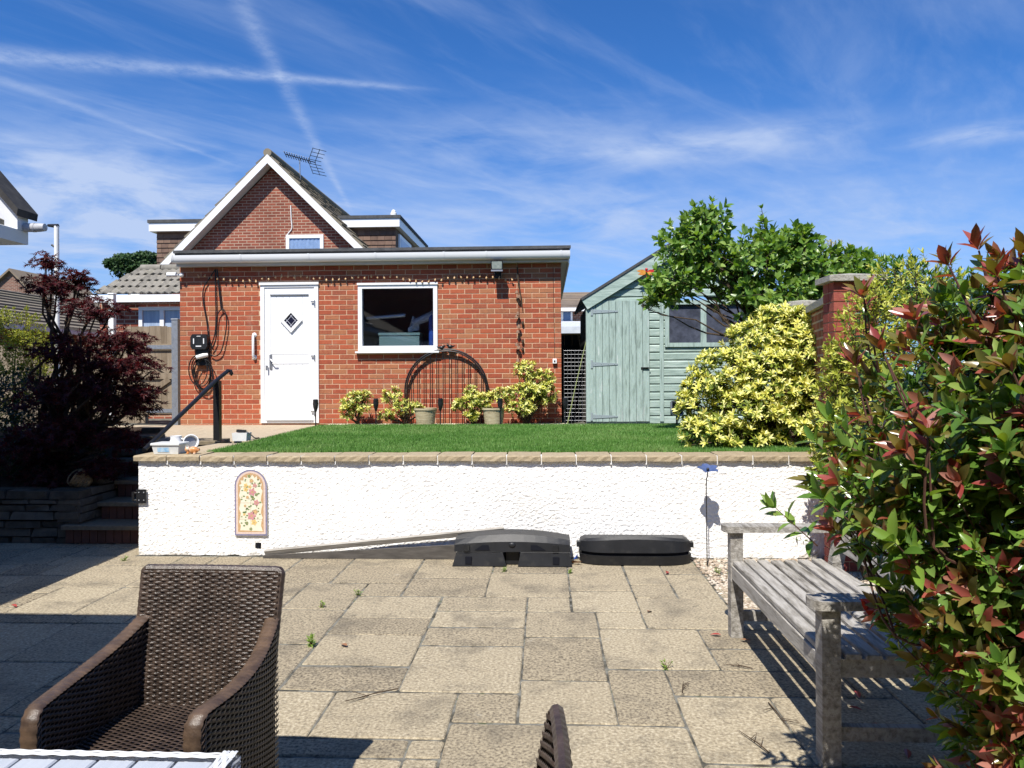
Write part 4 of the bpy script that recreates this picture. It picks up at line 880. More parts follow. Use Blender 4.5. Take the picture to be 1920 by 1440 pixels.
# ------------------------------------------------------------------ gabled house behind
hy = 19.0; m_gb = brickmat('gable_brick', (.30,.09,.055), (.20,.06,.04), (.42,.30,.22)); 
ap = PY(502, 290, hy); l0, r0 = PY(330, 475, hy), PY(692, 468, hy); hw = (r0.x-l0.x)/2; cxh = ap.x; sl_ = (ap.z-(l0.z+r0.z)/2)/hw
h = thing('gabled_house', 'red brick house with a steep white-edged gable and flat dormers', 'house', (cxh, hy, .70))
zlow = 1.9; xw = (ap.z-zlow)/sl_
def gz(x): return ap.z - abs(x-cxh)*sl_
gh = hy+.32
MB().add([(cxh-xw+.3, gh, .70),(cxh+xw-.3, gh, .70),(cxh+xw-.3, gh, zlow+.1),(cxh, gh, ap.z-.25),(cxh-xw+.3, gh, zlow+.1)], [(0,1,2,3,4)]).build('gable_wall', m_gb, h)
t = MB(); t.box(cxh-xw+.3, cxh+xw-.3, gh+.02, hy+8.4, .70, zlow); t.build('side_walls', m_gb, h)
m_tile = mat('grey_brown_tiles', [(.085,.075,.06),(.16,.14,.11),(.22,.19,.14),(.13,.12,.08)], .9, 2.5, rand=.6, bump=.4, bscale=25)
nrow = 20; L_ = 8.6
for s_ in (-1, 1):
    t = MB()
    for k in range(nrow):
        u0, u1 = k/nrow, (k+1)/nrow
        xa, xb_ = cxh+s_*xw*(1-u0), cxh+s_*xw*(1-u1); za, zb2 = zlow+(ap.z-zlow)*u0, zlow+(ap.z-zlow)*u1; nrm = Vector((s_*sl_, 0, 1)).normalized()
        yy = hy - .02; j = 0
        step = .30 if s_ > 0 else 1.2
        yy -= (.15 if k % 2 else 0)
        while yy < hy+L_:
            y2 = min(yy+step, hy+L_); y1c = max(yy, hy-.02); lift = .05+rnd.uniform(-.008,.008); p = [Vector((xa,0,za))+nrm*(lift+.02), Vector((xb_,0,zb2))+nrm*(lift-.015), Vector((xb_,0,zb2)), Vector((xa,0,za))]
            v = [(q.x, y, q.z) for y in (y1c+.008, y2-.008) for q in p]
            t.add(v, [(0,1,2,3),(7,6,5,4),(0,4,5,1),(3,2,6,7),(0,3,7,4)]); yy += step
    tag(t.build('roof_tiles', m_tile, h), kind='stuff')
    t = MB(); a = Vector((cxh+s_*xw, 0, zlow)); b = Vector((cxh, 0, ap.z)); nn = Vector((s_*sl_,0,1)).normalized()
    v = [(p.x, y, p.z) for y in (hy-.04, hy+.02) for p in (a-nn*.16, b-Vector((0,0,.16*math.hypot(1,sl_))), b, a)]
    t.add(v, [(0,1,2,3),(7,6,5,4),(0,4,5,1),(1,5,6,2),(2,6,7,3),(3,7,4,0)]); t.build('bargeboard', m_white, h)
    t = MB(); v = [(p.x, y, p.z) for y in (hy+.021, gh-.002) for p in (a-nn*.15, b-Vector((0,0,.15*math.hypot(1,sl_))), b-Vector((0,0,.11*math.hypot(1,sl_))), a-nn*.11)]
    t.add(v, [(0,1,2,3),(7,6,5,4),(0,4,5,1),(1,5,6,2),(2,6,7,3),(3,7,4,0)]); t.build('verge_soffit', m_whitep, h)
t = MB(); t.tube([(cxh, hy-.03, ap.z+.05), (cxh, hy+L_, ap.z+.05)], .11, 10); t.build('ridge_tiles', m_tile, h, smooth=True)
a, b = PY(537, 480, gh), PY(607, 440, gh); t = MB(); e = .09; t.box(a.x, a.x+e, gh-.04, gh-.002, a.z-.4, b.z); t.box(b.x-e, b.x, gh-.04, gh-.002, a.z-.4, b.z); t.box(a.x+e, b.x-e, gh-.04, gh-.002, b.z-e, b.z); gw = t.build('window', m_white, h)
MB().box(a.x+e, b.x-e, gh-.020, gh-.016, a.z-.4, b.z-e).build('pane', m_glass, gw)
t = MB(); n = 36; vv = [(a.x+e+(b.x-a.x-2*e)*i/n, gh-.010+.006*math.sin(i*1.35), z) for z in (a.z-.4, b.z-e) for i in range(n+1)]; t.add(vv, [(i, i+1, i+n+2, i+n+1) for i in range(n)]); t.build('curtain', mat('pale_blue_curtain', [(.36,.44,.58),(.5,.58,.70)], .8, 8), gw, smooth=True)
t = MB(); t.tube(smooth_path([PY(545,385,gh-.02), PY(546,410,gh-.02), PY(547,428,gh-.02), PY(540,438,gh-.02), PY(536,446,gh-.02)]), .014, 5); t.build('aerial_cable', m_whitep, h)
m_hang = mat('tile_hanging', [(.085,.052,.04),(.15,.095,.07),(.20,.13,.09)], .9, 6, rand=.6, bump=.3, bscale=30)
def dormer(x0, x1, y0, y1, z0, z1, side):
    t = MB(); t.box(x0, x1, y0+.05, y1, z0, z1); d = t.build('dormer', m_hang, h)
    z = z0; t = MB()
    while z < z1-.02:
        x = x0-rnd.random()*.2
        while x < x1: t.prism([(y0+.045, z),(y0+.0, z+.002),(y0+.03, z+.17),(y0+.045, z+.17)], 'x', max(x, x0)+.006, min(x+.2, x1)); x += .2
        z += .135
    tag(t.build('hung_tiles', m_hang, d), kind='stuff')
    MB().box(x0-.14 if side < 0 else x0, x1+.14 if side > 0 else x1, y0-.14, y1+.1, z1+.012, z1+.24).build('fascia', m_white, d)
    MB().box(x0-.17 if side < 0 else x0, x1+.17 if side > 0 else x1, y0-.17, y1+.13, z1+.245, z1+.33).build('flat_roof', m_felt, d)
    return d
dy0 = 20.6
p = PY(749, 416, dy0-.14); q = PY(749, 428, dy0); zt2 = PY(700, 428, dy0).z
d1 = dormer(cxh+.3, p.x-.14, dy0, dy0+4.6, 2.6, zt2, 1)
xf = p.x-.14; t = MB(); t.box(xf+.002, xf+.05, dy0+.35, dy0+2.2, zt2-1.3, zt2-.1); t.build('window', m_white, d1); MB().box(xf+.051, xf+.056, dy0+.5, dy0+2.05, zt2-1.2, zt2-.2).build('pane', mat('sky_blue_pane', (.16,.24,.40), .08), d1)
p = PY(279, 424, dy0-.14); zt3 = PY(300, 436, dy0).z
dormer(p.x+.14, cxh-.3, dy0, dy0+4.6, 2.6, zt3, -1)
c = PY(738, 412, 22.5); t = MB(); t.lathe([(.07,-.3),(.07,.12),(.10,.12),(.10,.2),(.07,.22),(.07,.26),(.03,.30)], c, 12); t.build('flue', m_whitep, h, smooth=True)
# aerial
c = PY(563, 330, 21.2); q = PY(562, 301, 21.2); ae = thing('tv_aerial', 'television aerial on a mast above the tiled roof', 'aerial', tuple(c)); t = MB(); t.tube([c-Vector((0,0,.25)), q], .018, 6); t.build('mast', m_galv, ae)
a, b = PY(535, 289, 21.0), PY(592, 305, 21.4); t = MB(); t.tube([a, b], .014, 5); t.tube([q, (a+b)/2], .012, 5); ab = t.build('boom', m_black, ae)
for k in range(11):
    p = a+(b-a)*(k/12.5); MB().tube([p+Vector((0,-.12,.05)), p+Vector((0,.12,-.05))], .012, 4).build('element', m_black, ae)
for s_ in (-1, 1):
    t = MB(); p = a+(b-a)*.97
    for k in range(4): o_ = Vector((.10*k*.5, 0, s_*(.06+.1*k))); t.tube([p+o_+Vector((-.14,-.16,0)), p+o_+Vector((.14,.16,0))], .010, 4)
    t.tube([p, p+Vector((.15,0,s_*.38))], .010, 4); t.tube([p+Vector((-.14,-.16,0)), p+Vector((.0,-.16,s_*.38))], .010, 4); t.build('reflector', m_black, ae)
# ------------------------------------------------------------------ low neighbour building on the left, with pantiles
ny = 14.0; a, b = PY(180, 553, ny), PY(340, 553, ny); nb = thing('pantiled_extension', 'low brick extension with a grey pantile roof behind the garden gate', 'building', ((a.x+b.x)/2, ny, .70))
xr = b.x+1.2; MB().box(a.x, xr, ny+.12, ny+3, .70, a.z-.1).build('wall', m_gb, nb)
pm = MB(); n = 8; prof = []
for i in range(n+1): prof.append((.30*i/n-.15, .019*math.sin(i/n*2*math.pi*2)))
vs = [(x, 0, z+.02) for x, z in prof] + [(x, .34, z-.012) for x, z in prof] + [(x, 0, z-.004) for x, z in prof]
pm.add(vs, [(i, i+1, n+1+i+1, n+1+i) for i in range(n)] + [(2*n+2+i, 2*n+3+i, i+1, i) for i in range(n)]); m_pan = mat('grey_pantile', [(.12,.11,.095),(.20,.185,.155),(.27,.25,.21),(.16,.15,.11)], .9, 9, rand=.5, bump=.6, bscale=50)
pme = pm.mesh('pantile', m_pan, True); rows = 4; ang = R(33)
rf = MB().add([(a.x, ny-.05, a.z+.005),(xr, ny-.05, a.z+.005),(xr, ny+1.05, a.z+.005+1.1*math.tan(ang)),(a.x+.35, ny+1.05, a.z+.005+1.1*math.tan(ang))], [(0,1,2,3)]).build('roof', m_pan, nb)
for r_ in range(rows):
    x = a.x+.15+.1*r_
    while x < xr: inst('pantile', pme, rf, (x+rnd.uniform(-.003,.003), ny-.06+r_*.28*math.cos(ang), a.z+.02+r_*.28*math.sin(ang)+rnd.uniform(-.004,.004)), (ang, 0, rnd.uniform(-.01,.01))); x += .30
t = MB(); zz = a.z+.05+rows*.28*math.sin(ang); yy = ny-.02+rows*.28*math.cos(ang)
x = a.x+.4
while x < xr: MB().tube([(x,yy,zz-.03),(x+.42,yy,zz-.03)], .09, 10).build('ridge_tile', m_pan, nb, smooth=True); x += .44
t.prism([(ny-.16, a.z-.16),(ny-.16,a.z-.02),(ny-.06,a.z-.02),(ny-.06,a.z-.16)], 'x', a.x-.1, xr); t.build('fascia', m_white, nb)
p0, p1 = PY(262, 640, ny+.1), PY(345, 575, ny+.1); t = MB(); e = .07
t.box(p0.x, p0.x+e, ny+.06, ny+.118, p0.z, p1.z); t.box(p1.x-e, p1.x, ny+.06, ny+.118, p0.z, p1.z); t.box(p0.x+e, p1.x-e, ny+.06, ny+.118, p1.z-e, p1.z); xm2 = PY(305, 600, ny+.1).x; t.box(xm2-.04, xm2+.04, ny+.061, ny+.118, p0.z, p1.z-e); w2 = t.build('window', m_white, nb)
MB().box(p0.x+e, p1.x-e, ny+.1, ny+.105, p0.z, p1.z-e).build('pane', mat('curtained_pane', [(.22,.30,.44),(.42,.50,.62)], .15, 5, stretch=(6,1,.3)), w2)
# building with eave running away, far left
lb = thing('tiled_neighbour_house', 'grey tiled roof of a low neighbouring house beyond the maple', 'house', (-14, 18, .70)); ex, ezz = -10.4, 2.55
MB().box(-17, ex-.3, 12.5, 20, .70, ezz).build('wall', m_gb, lb)
t = MB(); nr = 11
for k in range(nr):
    u0, u1 = k/nr, (k+1)/nr; xa, xb2 = ex-3.2*u0, ex-3.2*u1; za, zb3 = ezz+1.15*u0, ezz+1.15*u1
    t.prism([(xa, za), (xa, za+.07), (xb2, zb3+.03), (xb2, zb3)], 'y', 12.2, 20.3)
t.build('roof', m_tile, lb); MB().box(ex-.02, ex+.1, 12.2, 20.3, ezz-.10, ezz-.01).build('gutter', m_white, lb)
t = MB(); q0, q1, q2 = PY(-40, 560, 38), PY(22, 508, 38), PY(48, 545, 38); fg = thing('distant_gable', 'distant brown gabled roof at the left edge', 'house', (q1.x, 38, .70))
t.prism([(q1.x-2.2, q2.z-.8),(q1.x+1.6, q2.z-.8),(q1.x, q1.z)], 'y', 38, 38.2); t.build('gable', m_farb, fg); MB().box(q1.x-2.0, q1.x+1.4, 38.2, 44, .70, q2.z-.5).build('wall', m_farb, fg)
t = MB(); t.prism([(q1.x-2.6, q2.z-1.2),(q1.x,q1.z),(q1.x,q1.z+.12),(q1.x-2.7,q2.z-1.1)], 'y', 37.8, 44); t.prism([(q1.x+2.0, q2.z-1.0),(q1.x,q1.z),(q1.x,q1.z+.12),(q1.x+2.1,q2.z-.95)], 'y', 37.8, 44); t.build('roof', m_tileb, fg)
# fence, gate, posts
m_fence = mat('weathered_fence', [(.14,.105,.07),(.24,.19,.135),(.32,.26,.19)], .9, 3, rand=.5, bump=.5, bscale=8, stretch=(8,8,1), spec=.15)
fc = thing('timber_fence', 'weathered timber fence behind the maple tree', 'fence', (-8.6, 12.3, .70)); x = -11.5
while x < -6.75: MB().box(x, x+.115, 12.3, 12.318, .72, 2.05+rnd.uniform(-.015,.015)).build('board', m_fence, fc); x += .12
for z in (1.0, 1.75): MB().box(-11.5, -6.75, 12.319, 12.36, z, z+.09).build('rail', m_fence, fc)
gyy = 11.75; g0, g1 = PY(236, 782, gyy), PY(324, 612, gyy); gt2 = thing('garden_gate', 'braced wooden garden gate beside the outbuilding', 'gate', ((g0.x+g1.x)/2, gyy, tz(gyy)-.03))
nbd = 8; w_ = (g1.x-g0.x)/nbd
for k in range(nbd): MB().box(g0.x+w_*k+.002, g0.x+w_*(k+1)-.002, gyy, gyy+.02, g0.z+.03, g1.z+rnd.uniform(-.01,.01)).build('board', m_fence, gt2)
for py in (651, 705, 770): z = PY(280, py, gyy).z; MB().box(g0.x, g1.x, gyy-.032, gyy-.001, z-.05, z+.05).build('rail', m_fence, gt2)
zr = [PY(280, p, gyy).z for p in (651, 705, 770)]
MB().bar((g0.x+.12, gyy-.018, zr[0]-.05), (g1.x-.05, gyy-.018, zr[1]+.06), .03, .085, (0,0,1)).build('brace', m_fence, gt2); MB().bar((g0.x+.05, gyy-.018, zr[2]+.06), (g1.x-.05, gyy-.018, zr[1]-.05), .03, .085, (0,0,1)).build('brace', m_fence, gt2)
MB().box(g1.x-.42, g1.x, gyy-.04, gyy-.033, zr[0]-.03, zr[0]+.03).build('strap_hinge', m_galv, gt2); MB().box(g1.x-.42, g1.x, gyy-.04, gyy-.033, zr[2]-.03, zr[2]+.03).build('strap_hinge', m_galv, gt2)
c0, c1 = PY(331, 795, gyy-.05), PY(331, 600, gyy-.05); gp = thing('gate_post', 'galvanised steel gate post against the outbuilding corner', 'post', (c0.x, c0.y, tz(gyy)-.04)); MB().box(c0.x-.05, c0.x+.05, gyy-.1, gyy, tz(gyy)-.05, c1.z).build('post', m_galv, gp); MB().cbox(c0.x-.058, c0.x+.058, gyy-.108, gyy+.008, c1.z+.001, c1.z+.02, .008).build('post_cap', m_galv, gp)
c0, c1 = PY(211, 700, 11.6), PY(211, 552, 11.6); dp = thing('white_downpipe', 'white square pole standing behind the maple near the gate', 'pole', (c0.x, 11.6, .78)); MB().box(c0.x-.042, c0.x+.042, 11.56, 11.64, .74, c1.z).build('pole', m_whitep, dp); MB().cbox(c0.x-.05, c0.x+.05, 11.55, 11.65, c1.z+.001, c1.z+.02, .01).build('cap', m_whitep, dp)
c0, c1 = PY(108, 700, 9.4), PY(106, 424, 9.4); lp = thing('slim_white_pole', 'tall slim white pole with a black arm rising behind the maple', 'pole', (c0.x, 9.4, .80)); MB().tube([(c0.x,9.4,.78),(c1.x,9.4,c1.z)], .030, 10).build('pole', m_whitep, lp, smooth=True)
t = MB(); q = PY(90, 424, 9.4); t.tube([(c1.x+.02,9.4,c1.z+.0),(q.x,9.4,q.z+.01)], [.03,.018], 8); t.build('arm', m_black, lp); t = MB(); q2_ = PY(97, 462, 9.4); t.tube([(c0.x,9.4,q2_.z-.03),(q2_.x,9.4,q2_.z+.02)], .014, 6); t.build('bracket', m_black, lp)
# ------------------------------------------------------------------ own house on the left: gable corner in view, eaves and an unseen guessed canopy that shade the patio
hx, hz = -4.08, 2.54; hs_ = thing('own_house_wing', 'white boarded corner of a house eave at the upper left', 'house', (-5, 5.7, 0)); m_clad = mat('white_boarding', [(.60,.62,.66),(.68,.70,.73)], .6, 5)
MB().box(-9, -4.45, -3, 5.6, -.05, 2.52).build('wall', m_render, hs_)
MB().box(-9, hx, -3, 5.72, hz, hz+.10).build('eave_box', m_clad, hs_)
pr = [(-9, hz+.102), (hx, hz+.102), (hx, hz+.22), (-9, hz+.22+(hx+9)*1.15)]
t = MB(); t.prism(pr, 'y', 5.60, 5.72); t.build('gable_boarding', m_clad, hs_)
t = MB(); t.prism([(-9, hz+.235+(hx+9)*1.15),(hx+.03, hz+.195),(hx+.04, hz+.25),(-9, hz+.31+(hx+9)*1.15)], 'y', 5.55, 5.78); t.build('verge', mat('dark_slate', [(.02,.02,.022),(.05,.048,.045)], .8, 14), hs_)
t = MB(); t.prism([(-9, hz+.17+(hx+9)*.5),(hx-.06, hz+.12),(hx-.06, hz+.16),(-9, hz+.21+(hx+9)*.5)], 'y', -3, 5.54); t.build('roof', m_tile, hs_)
c = PY(50, 427, 5.68); gcol = mat('grey_gutter', [(.34,.35,.37),(.45,.46,.48)], .4, 20)
t = MB(); t.tube([(hx+.002, 5.68, c.z), (hx+.12, 5.68, c.z), (hx+.165, 5.68, c.z+.0), (hx+.17, 5.68, c.z+.0)], [.034,.034,.030,.004], 14); t.lathe([(.037,0),(.037,.02)], (hx+.07,5.68,c.z), 14, axis=(1,0,0)); t.build('gutter', gcol, hs_, smooth=True)
MB().box(-9, 9, -9, -3.5, -.05, 5.4).build('rear_wall', m_gb, hs_)
MB().box(-9, -2.36, -3, 2.93, 2.30, 2.42).build('unseen_shade_canopy', m_clad, hs_)  # unseen, a guess placed so its shadow edge falls across the near patio
for y in (-2.8,): MB().box(-2.5, -2.4, y, y+.1, -.02, 2.299).build('unseen_canopy_post', m_clad, hs_)
# ------------------------------------------------------------------ boundary piers and wall on the right
def pier(name, x0, y0, ztop, label):
    o = thing(name, label, 'brick pier', (x0+.17, y0+.17, -.02)); MB().box(x0+.008, x0+.322, y0+.008, y0+.207, -.02, ztop).build('pier_core', m_mortar, o)
    rows = int(ztop/.075); rr = random.Random(int(x0*100))
    for k in range(rows):
        z1 = ztop-.075*k-.005; z0 = z1-.065; a = k % 2 == 0
        A_ = [(0,.1025,0,.1025),(.1125,.33,0,.1025)] if a else [(0,.2175,0,.1025),(.2275,.33,0,.1025)]
        B_ = [(0,.1025,.1125,.215)]
        for q in A_+[(p[0],p[1],p[2],p[3]) for p in B_]:
            MB().box(x0+q[0], x0+q[1], y0+q[2]+rr.uniform(-.001,.001), y0+q[3], z0, z1).build('brick', m_brick2, o)
    m_cap = m_capst; t = MB(); e = .045; c_ = (x0+.165, y0+.108)
    t.add([(x0-e,y0-e,ztop+.002),(x0+.33+e,y0-e,ztop+.002),(x0+.33+e,y0+.215+e,ztop+.002),(x0-e,y0+.215+e,ztop+.002),(x0-e,y0-e,ztop+.045),(x0+.33+e,y0-e,ztop+.045),(x0+.33+e,y0+.215+e,ztop+.045),(x0-e,y0+.215+e,ztop+.045),(c_[0],c_[1],ztop+.075)],
          [(0,3,2,1),(0,1,5,4),(1,2,6,5),(2,3,7,6),(3,0,4,7),(4,5,8),(5,6,8),(6,7,8),(7,4,8)]); t.build('cap_stone', m_cap, o); return o
m_capst = mat('weathered_cap', [(.22,.21,.185),(.36,.345,.30),(.44,.42,.37)], .95, 40, bump=.7, bscale=120)
p = PY(1563, 528, 5.7); pier('brick_pier', p.x, 5.7, p.z, 'tall red brick pier with stone cap above the yellow shrubs')
p2_ = PY(1484, 574, 8.0); pier('brick_pier', p2_.x, 8.0, p2_.z, 'farther brick pier whose grey cap shows behind the big yellow shrub')
bw = thing('boundary_wall', 'brick boundary wall with sloping coping between the two piers', 'wall', (2.7, 7, .7)); a = Vector((p.x+.2, 5.92, 0)); b = Vector((p2_.x+.15, 7.99, 0)); t = MB(); t.bar(a+Vector((0,0,1.0)), b+Vector((0,0,1.0)), .2, 2.1); t.build('wall', m_gb, bw)
t = MB(); t.bar(a+Vector((0,0,2.09)), b+Vector((0,0,2.09)), .28, .06); t.build('coping', m_capst, bw)
# ------------------------------------------------------------------ foliage
def leaf_fine(w, fold, curl):
    ts = [0,.14,.32,.52,.72,.88,1]; ws = [.06,.62,.95,1,.78,.42,.0]; v, f = [], []
    for t_, q in zip(ts, ws):
        z = -curl*t_*t_; v += [(-w*q, t_, z+fold*q), (0, t_, z), (w*q, t_, z+fold*q)]
    for i in range(len(ts)-1):
        a, b = 3*i, 3*i+3
        f += [(a,a+1,b+1),(a,b+1,b),(a+1,a+2,b+2),(a+1,b+2,b+1)]
    return np.array(v), np.array(f)
def leaf_simple(w, fold, curl):
    v = [(0,0,0),(w,.36,fold-curl*.13),(-w,.36,fold-curl*.13),(0,.5,-curl*.25),(w*.72,.72,fold*.7-curl*.5),(-w*.72,.72,fold*.7-curl*.5),(0,1,-curl)]
    return np.array(v), np.array([(0,1,3),(0,3,2),(1,4,3),(3,5,2),(3,4,6),(3,6,5)])
def leaf_maple(w=.13):
    v = [(0,0,0)]; f = []
    for k, (a, l) in enumerate([(-100,.5),(-52,.8),(0,1.0),(52,.8),(100,.5)]):
        a = R(a); d = (math.sin(a), math.cos(a)); p = (d[1], -d[0]); c = (d[0]*.4*l, d[1]*.4*l); n = len(v)
        v += [(c[0]+p[0]*w*l, c[1]+p[1]*w*l, .03), (c[0]-p[0]*w*l, c[1]-p[1]*w*l, .03), (d[0]*l, d[1]*l, -.10)]
        f += [(0, n, n+2), (0, n+2, n+1)]
    return np.array(v), np.array(f)
def nrmz(a): return a/np.maximum(np.linalg.norm(a, axis=-1, keepdims=True), 1e-9)
class Fol:
    def __init__(s, seed): s.p, s.d, s.n, s.s, s.m = [], [], [], [], []; s.r = np.random.default_rng(seed); s.tw = MB()
    def leaf(s, p, d, n, size, mi=0): s.p.append(p); s.d.append(d); s.n.append(n); s.s.append(size); s.m.append(mi)
    def rosette(s, p, ax, k, size, spread, mi=0, inner=None):
        """k leaves fanned round axis ax at the shoot tip p"""
        ax = nrmz(np.array(ax)); o = np.cross(ax, [.3,.5,.81]); o = nrmz(o); q = np.cross(ax, o); ph = s.r.random()*6.28
        for j in range(k):
            a = ph+j*2.4+s.r.normal(0,.2); rad = o*math.cos(a)+q*math.sin(a); sp = spread*(.55+.6*j/k)+s.r.normal(0,.12)
            d = ax*math.cos(sp)+rad*math.sin(sp); n = ax*math.sin(sp)-rad*math.cos(sp); s.leaf(p+ax*size*.12*(1-j/k), d, n+s.r.normal(0,.12,3), size*s.r.uniform(.7,1.1), mi if not inner or s.r.random() > .25 else inner)
    def shoot(s, a, b, k, size, mi=0, tip=None, ntip=0, spread=1.0, twig=.0035):
        """leaves set alternately along the twig a-b, an extra fan at its tip"""
        a, b = np.array(a), np.array(b); ax = nrmz(b-a); o = nrmz(np.cross(ax, [.31,.52,.79])); q = np.cross(ax, o); ph = s.r.random()*6.28
        for j in range(k):
            t_ = .15+.85*j/max(1,k-1); ang = ph+j*2.4; rad = o*math.cos(ang)+q*math.sin(ang); sp = spread*(1.15-.45*t_)+s.r.normal(0,.15)
            d = ax*math.cos(sp)+rad*math.sin(sp); d = d+np.array([0,0,-.12]); n = ax*math.sin(sp)-rad*math.cos(sp)+np.array([0,0,.5]); s.leaf(a+(b-a)*t_, d, n, size*s.r.uniform(.7,1.1)*(1-.15*t_), mi)
        if ntip: s.rosette(b, ax, ntip, size*.9, .62, tip if tip is not None else mi)
        if twig: s.tw.tube([a, (a+b)/2, b], [twig*1.3, twig, twig*.6], 4)
    def arrays(s):
        y = nrmz(np.array(s.d)); z = np.array(s.n); z = z-y*np.sum(z*y,1,keepdims=True); z = nrmz(z); x = np.cross(y, z); return np.array(s.p), np.stack([x,y,z],2), np.array(s.s), np.array(s.m)
    def build(s, root, tmpl, mats, indiv=0, fine=None, name='foliage', smooth=True):
        tv, tf = tmpl; P_, B_, S_, MI = s.arrays(); order = np.argsort(np.linalg.norm(P_-np.array([0,0,HC]), axis=1))
        if indiv:
            # the individually modelled leaves are the nearest ones that lie inside the frame
            q = (P_-np.array([0,0,HC]))@np.array(CM); u = CX+F*q[:,0]/-q[:,2]; v_ = CY-F*q[:,1]/-q[:,2]
            ok = (q[:,2] < 0)&(u > -20)&(u < 1940)&(v_ > -20)&(v_ < 1460); sel = [i for i in order if ok[i]][:indiv]; fv, ff = fine or tmpl; mes = []
            for m_ in mats:
                me = bpy.data.meshes.new('leaf'); me.from_pydata(fv.tolist(), [], ff.tolist()); me.materials.append(m_); me.polygons.foreach_set('use_smooth', [True]*len(ff)); me.update(); mes.append(me)
            org = Vector(ORG[root])
            for i in sel:
                o = bpy.data.objects.new('leaf', mes[int(MI[i])]); COL.objects.link(o); o.parent = root
                mt = Matrix([[B_[i][r][c]*S_[i] for c in range(3)] for r in range(3)]).to_4x4(); mt.translation = Vector(P_[i])-org; o.matrix_basis = mt
            keep = np.setdiff1d(np.arange(len(P_)), sel)
        else: keep = np.arange(len(P_))
        P_, B_, S_, MI = P_[keep], B_[keep], S_[keep], MI[keep]; n, k = len(P_), len(tv)
        v = np.einsum('nij,kj->nki', B_, tv)*S_[:,None,None]+P_[:,None,:]; f = (tf[None]+np.arange(n)[:,None,None]*k).reshape(-1,3)
        return tag(npmesh(name, v.reshape(-1,3), f, mats, root, np.repeat(MI, len(tf)), smooth), kind='stuff')
def rdir(r, up=0.0):
    while 1:
        v = r.normal(0,1,3); v[2] += up; l = np.linalg.norm(v)
        if l > .1: return v/l
def stems(root, base, tips, r0, name='stem', wob=.08, seed=1, mt=None):
    rr = random.Random(seed); t = MB(); b = Vector(base)
    for tp_ in tips:
        p = Vector(tp_); pts = []; n = 6
        for k in range(n+1):
            u = k/n; q = b.lerp(p, u); q.z = b.z+(p.z-b.z)*(u**.85); w_ = wob*math.sin(math.pi*u)*(p-b).length; pts.append(q+Vector((rr.uniform(-w_,w_)*.6, rr.uniform(-w_,w_)*.6, rr.uniform(-w_,w_)*.3)))
        t.tube(pts, [r0*(1-.78*k/n) for k in range(n+1)], 6)
    return t.build(name, mt or m_bark, root, smooth=True)
# --- photinia in the right foreground
m_phg = leafmat('photinia_green', [(.055,.13,.024),(.115,.22,.035),(.20,.31,.05),(.13,.23,.06),(.29,.38,.08)], .22, .30, (1.5,1.5,.35), .55)
m_phr = leafmat('photinia_red', [(.28,.05,.045),(.37,.10,.08),(.25,.10,.05),(.48,.23,.19)], .25, .35, (1.6,.9,.5), .55)
m_phb = leafmat('photinia_bronze', [(.21,.11,.04),(.20,.16,.04),(.14,.16,.04)], .25, .35, (1.4,1.3,.4), .55)
m_pstem = mat('red_brown_stem', [(.07,.028,.022),(.11,.055,.035)], .7, 30)
pc = np.array([2.0,2.28,1.0]); ph = thing('photinia_shrub', 'large glossy photinia with red new shoots overhanging the bench', 'shrub', (2.0,2.36,-.02))
fo = Fol(11); tips = []; base = (2.0,2.36,-.03)
ZR = [(.08,.66),(.34,.70),(.59,.80),(.72,.89),(.91,1.04),(1.03,1.14),(1.25,1.08),(1.45,.92),(1.65,.76),(1.8,.62),(1.9,.45),(1.96,.25)]     # height, spread
for k in range(2200):
    z = fo.r.uniform(.10,1.93); R_ = float(np.interp(z, [q[0] for q in ZR], [q[1] for q in ZR])); an = fo.r.uniform(0, 6.283)
    if math.cos(an) > .15: an = math.pi-an
    if math.sin(an) > .3 and fo.r.random() < .6: an = -an
    d = np.array([math.cos(an), math.sin(an), (z-1.0)*.9]); lump = 1+.24*noise.noise(Vector((d[0]*2.6, d[1]*2.6, z*3.6)))
    rr_ = fo.r.choice([1.0,1.0,.9,.8,.66]); q = lump*rr_*R_*fo.r.uniform(.86,1.06)
    b = np.array([pc[0]+q*d[0], pc[1]+.45*q*d[1], z])
    ln = fo.r.uniform(.13,.22); dirn = nrmz(d*np.array([1,.8,.5])+np.array([0,0,.55])+fo.r.normal(0,.25,3)); a = b-dirn*ln
    out_ = rr_ > .9; red = out_ and fo.r.random() < (.42 if (z > 1.35 or d[0] < -.7) else .2); sz = fo.r.uniform(.064,.092)
    fo.shoot(a, b, fo.r.integers(7,11), sz, 0, 1 if red else (2 if fo.r.random() < .3 else 0), fo.r.integers(3,6), 1.05, .0022)
    if red:
        for j_ in range(-6, -1): fo.m[j_] = 1 if fo.r.random() < .45 else 2
    if k % 50 == 0: tips.append(a)
for (px, py, Y) in [(1835,470,2.25),(1915,478,2.2),(1605,690,2.3),(1575,960,2.3),(1620,560,2.5),(1655,660,2.2),(1700,850,2.0),(1640,900,2.15),(1740,820,2.0),(1900,700,1.9),(1610,1000,2.3),(1780,500,2.2),(1870,520,2.1),(1720,600,2.3)]:
    b = np.array(PY(px, py, Y)); dirn = nrmz(np.array([-.25,-.1,.8])+fo.r.normal(0,.2,3)); a = b-dirn*.3; fo.shoot(a, b, 9, .085, 0, 1, 7, 1.0)
    for j in range(-9, -1): fo.m[j] = 1 if fo.r.random() < .5 else 2
    c2 = pc+(a-pc)*.45-np.array([0,0,.25]); q3 = smooth_path([Vector(c2), Vector(c2*.55+a*.45)+Vector((0,0,.02)), Vector(a), Vector(b)], 5); fo.tw.tube(q3, [.006-.0035*i/len(q3) for i in range(len(q3))], 5)
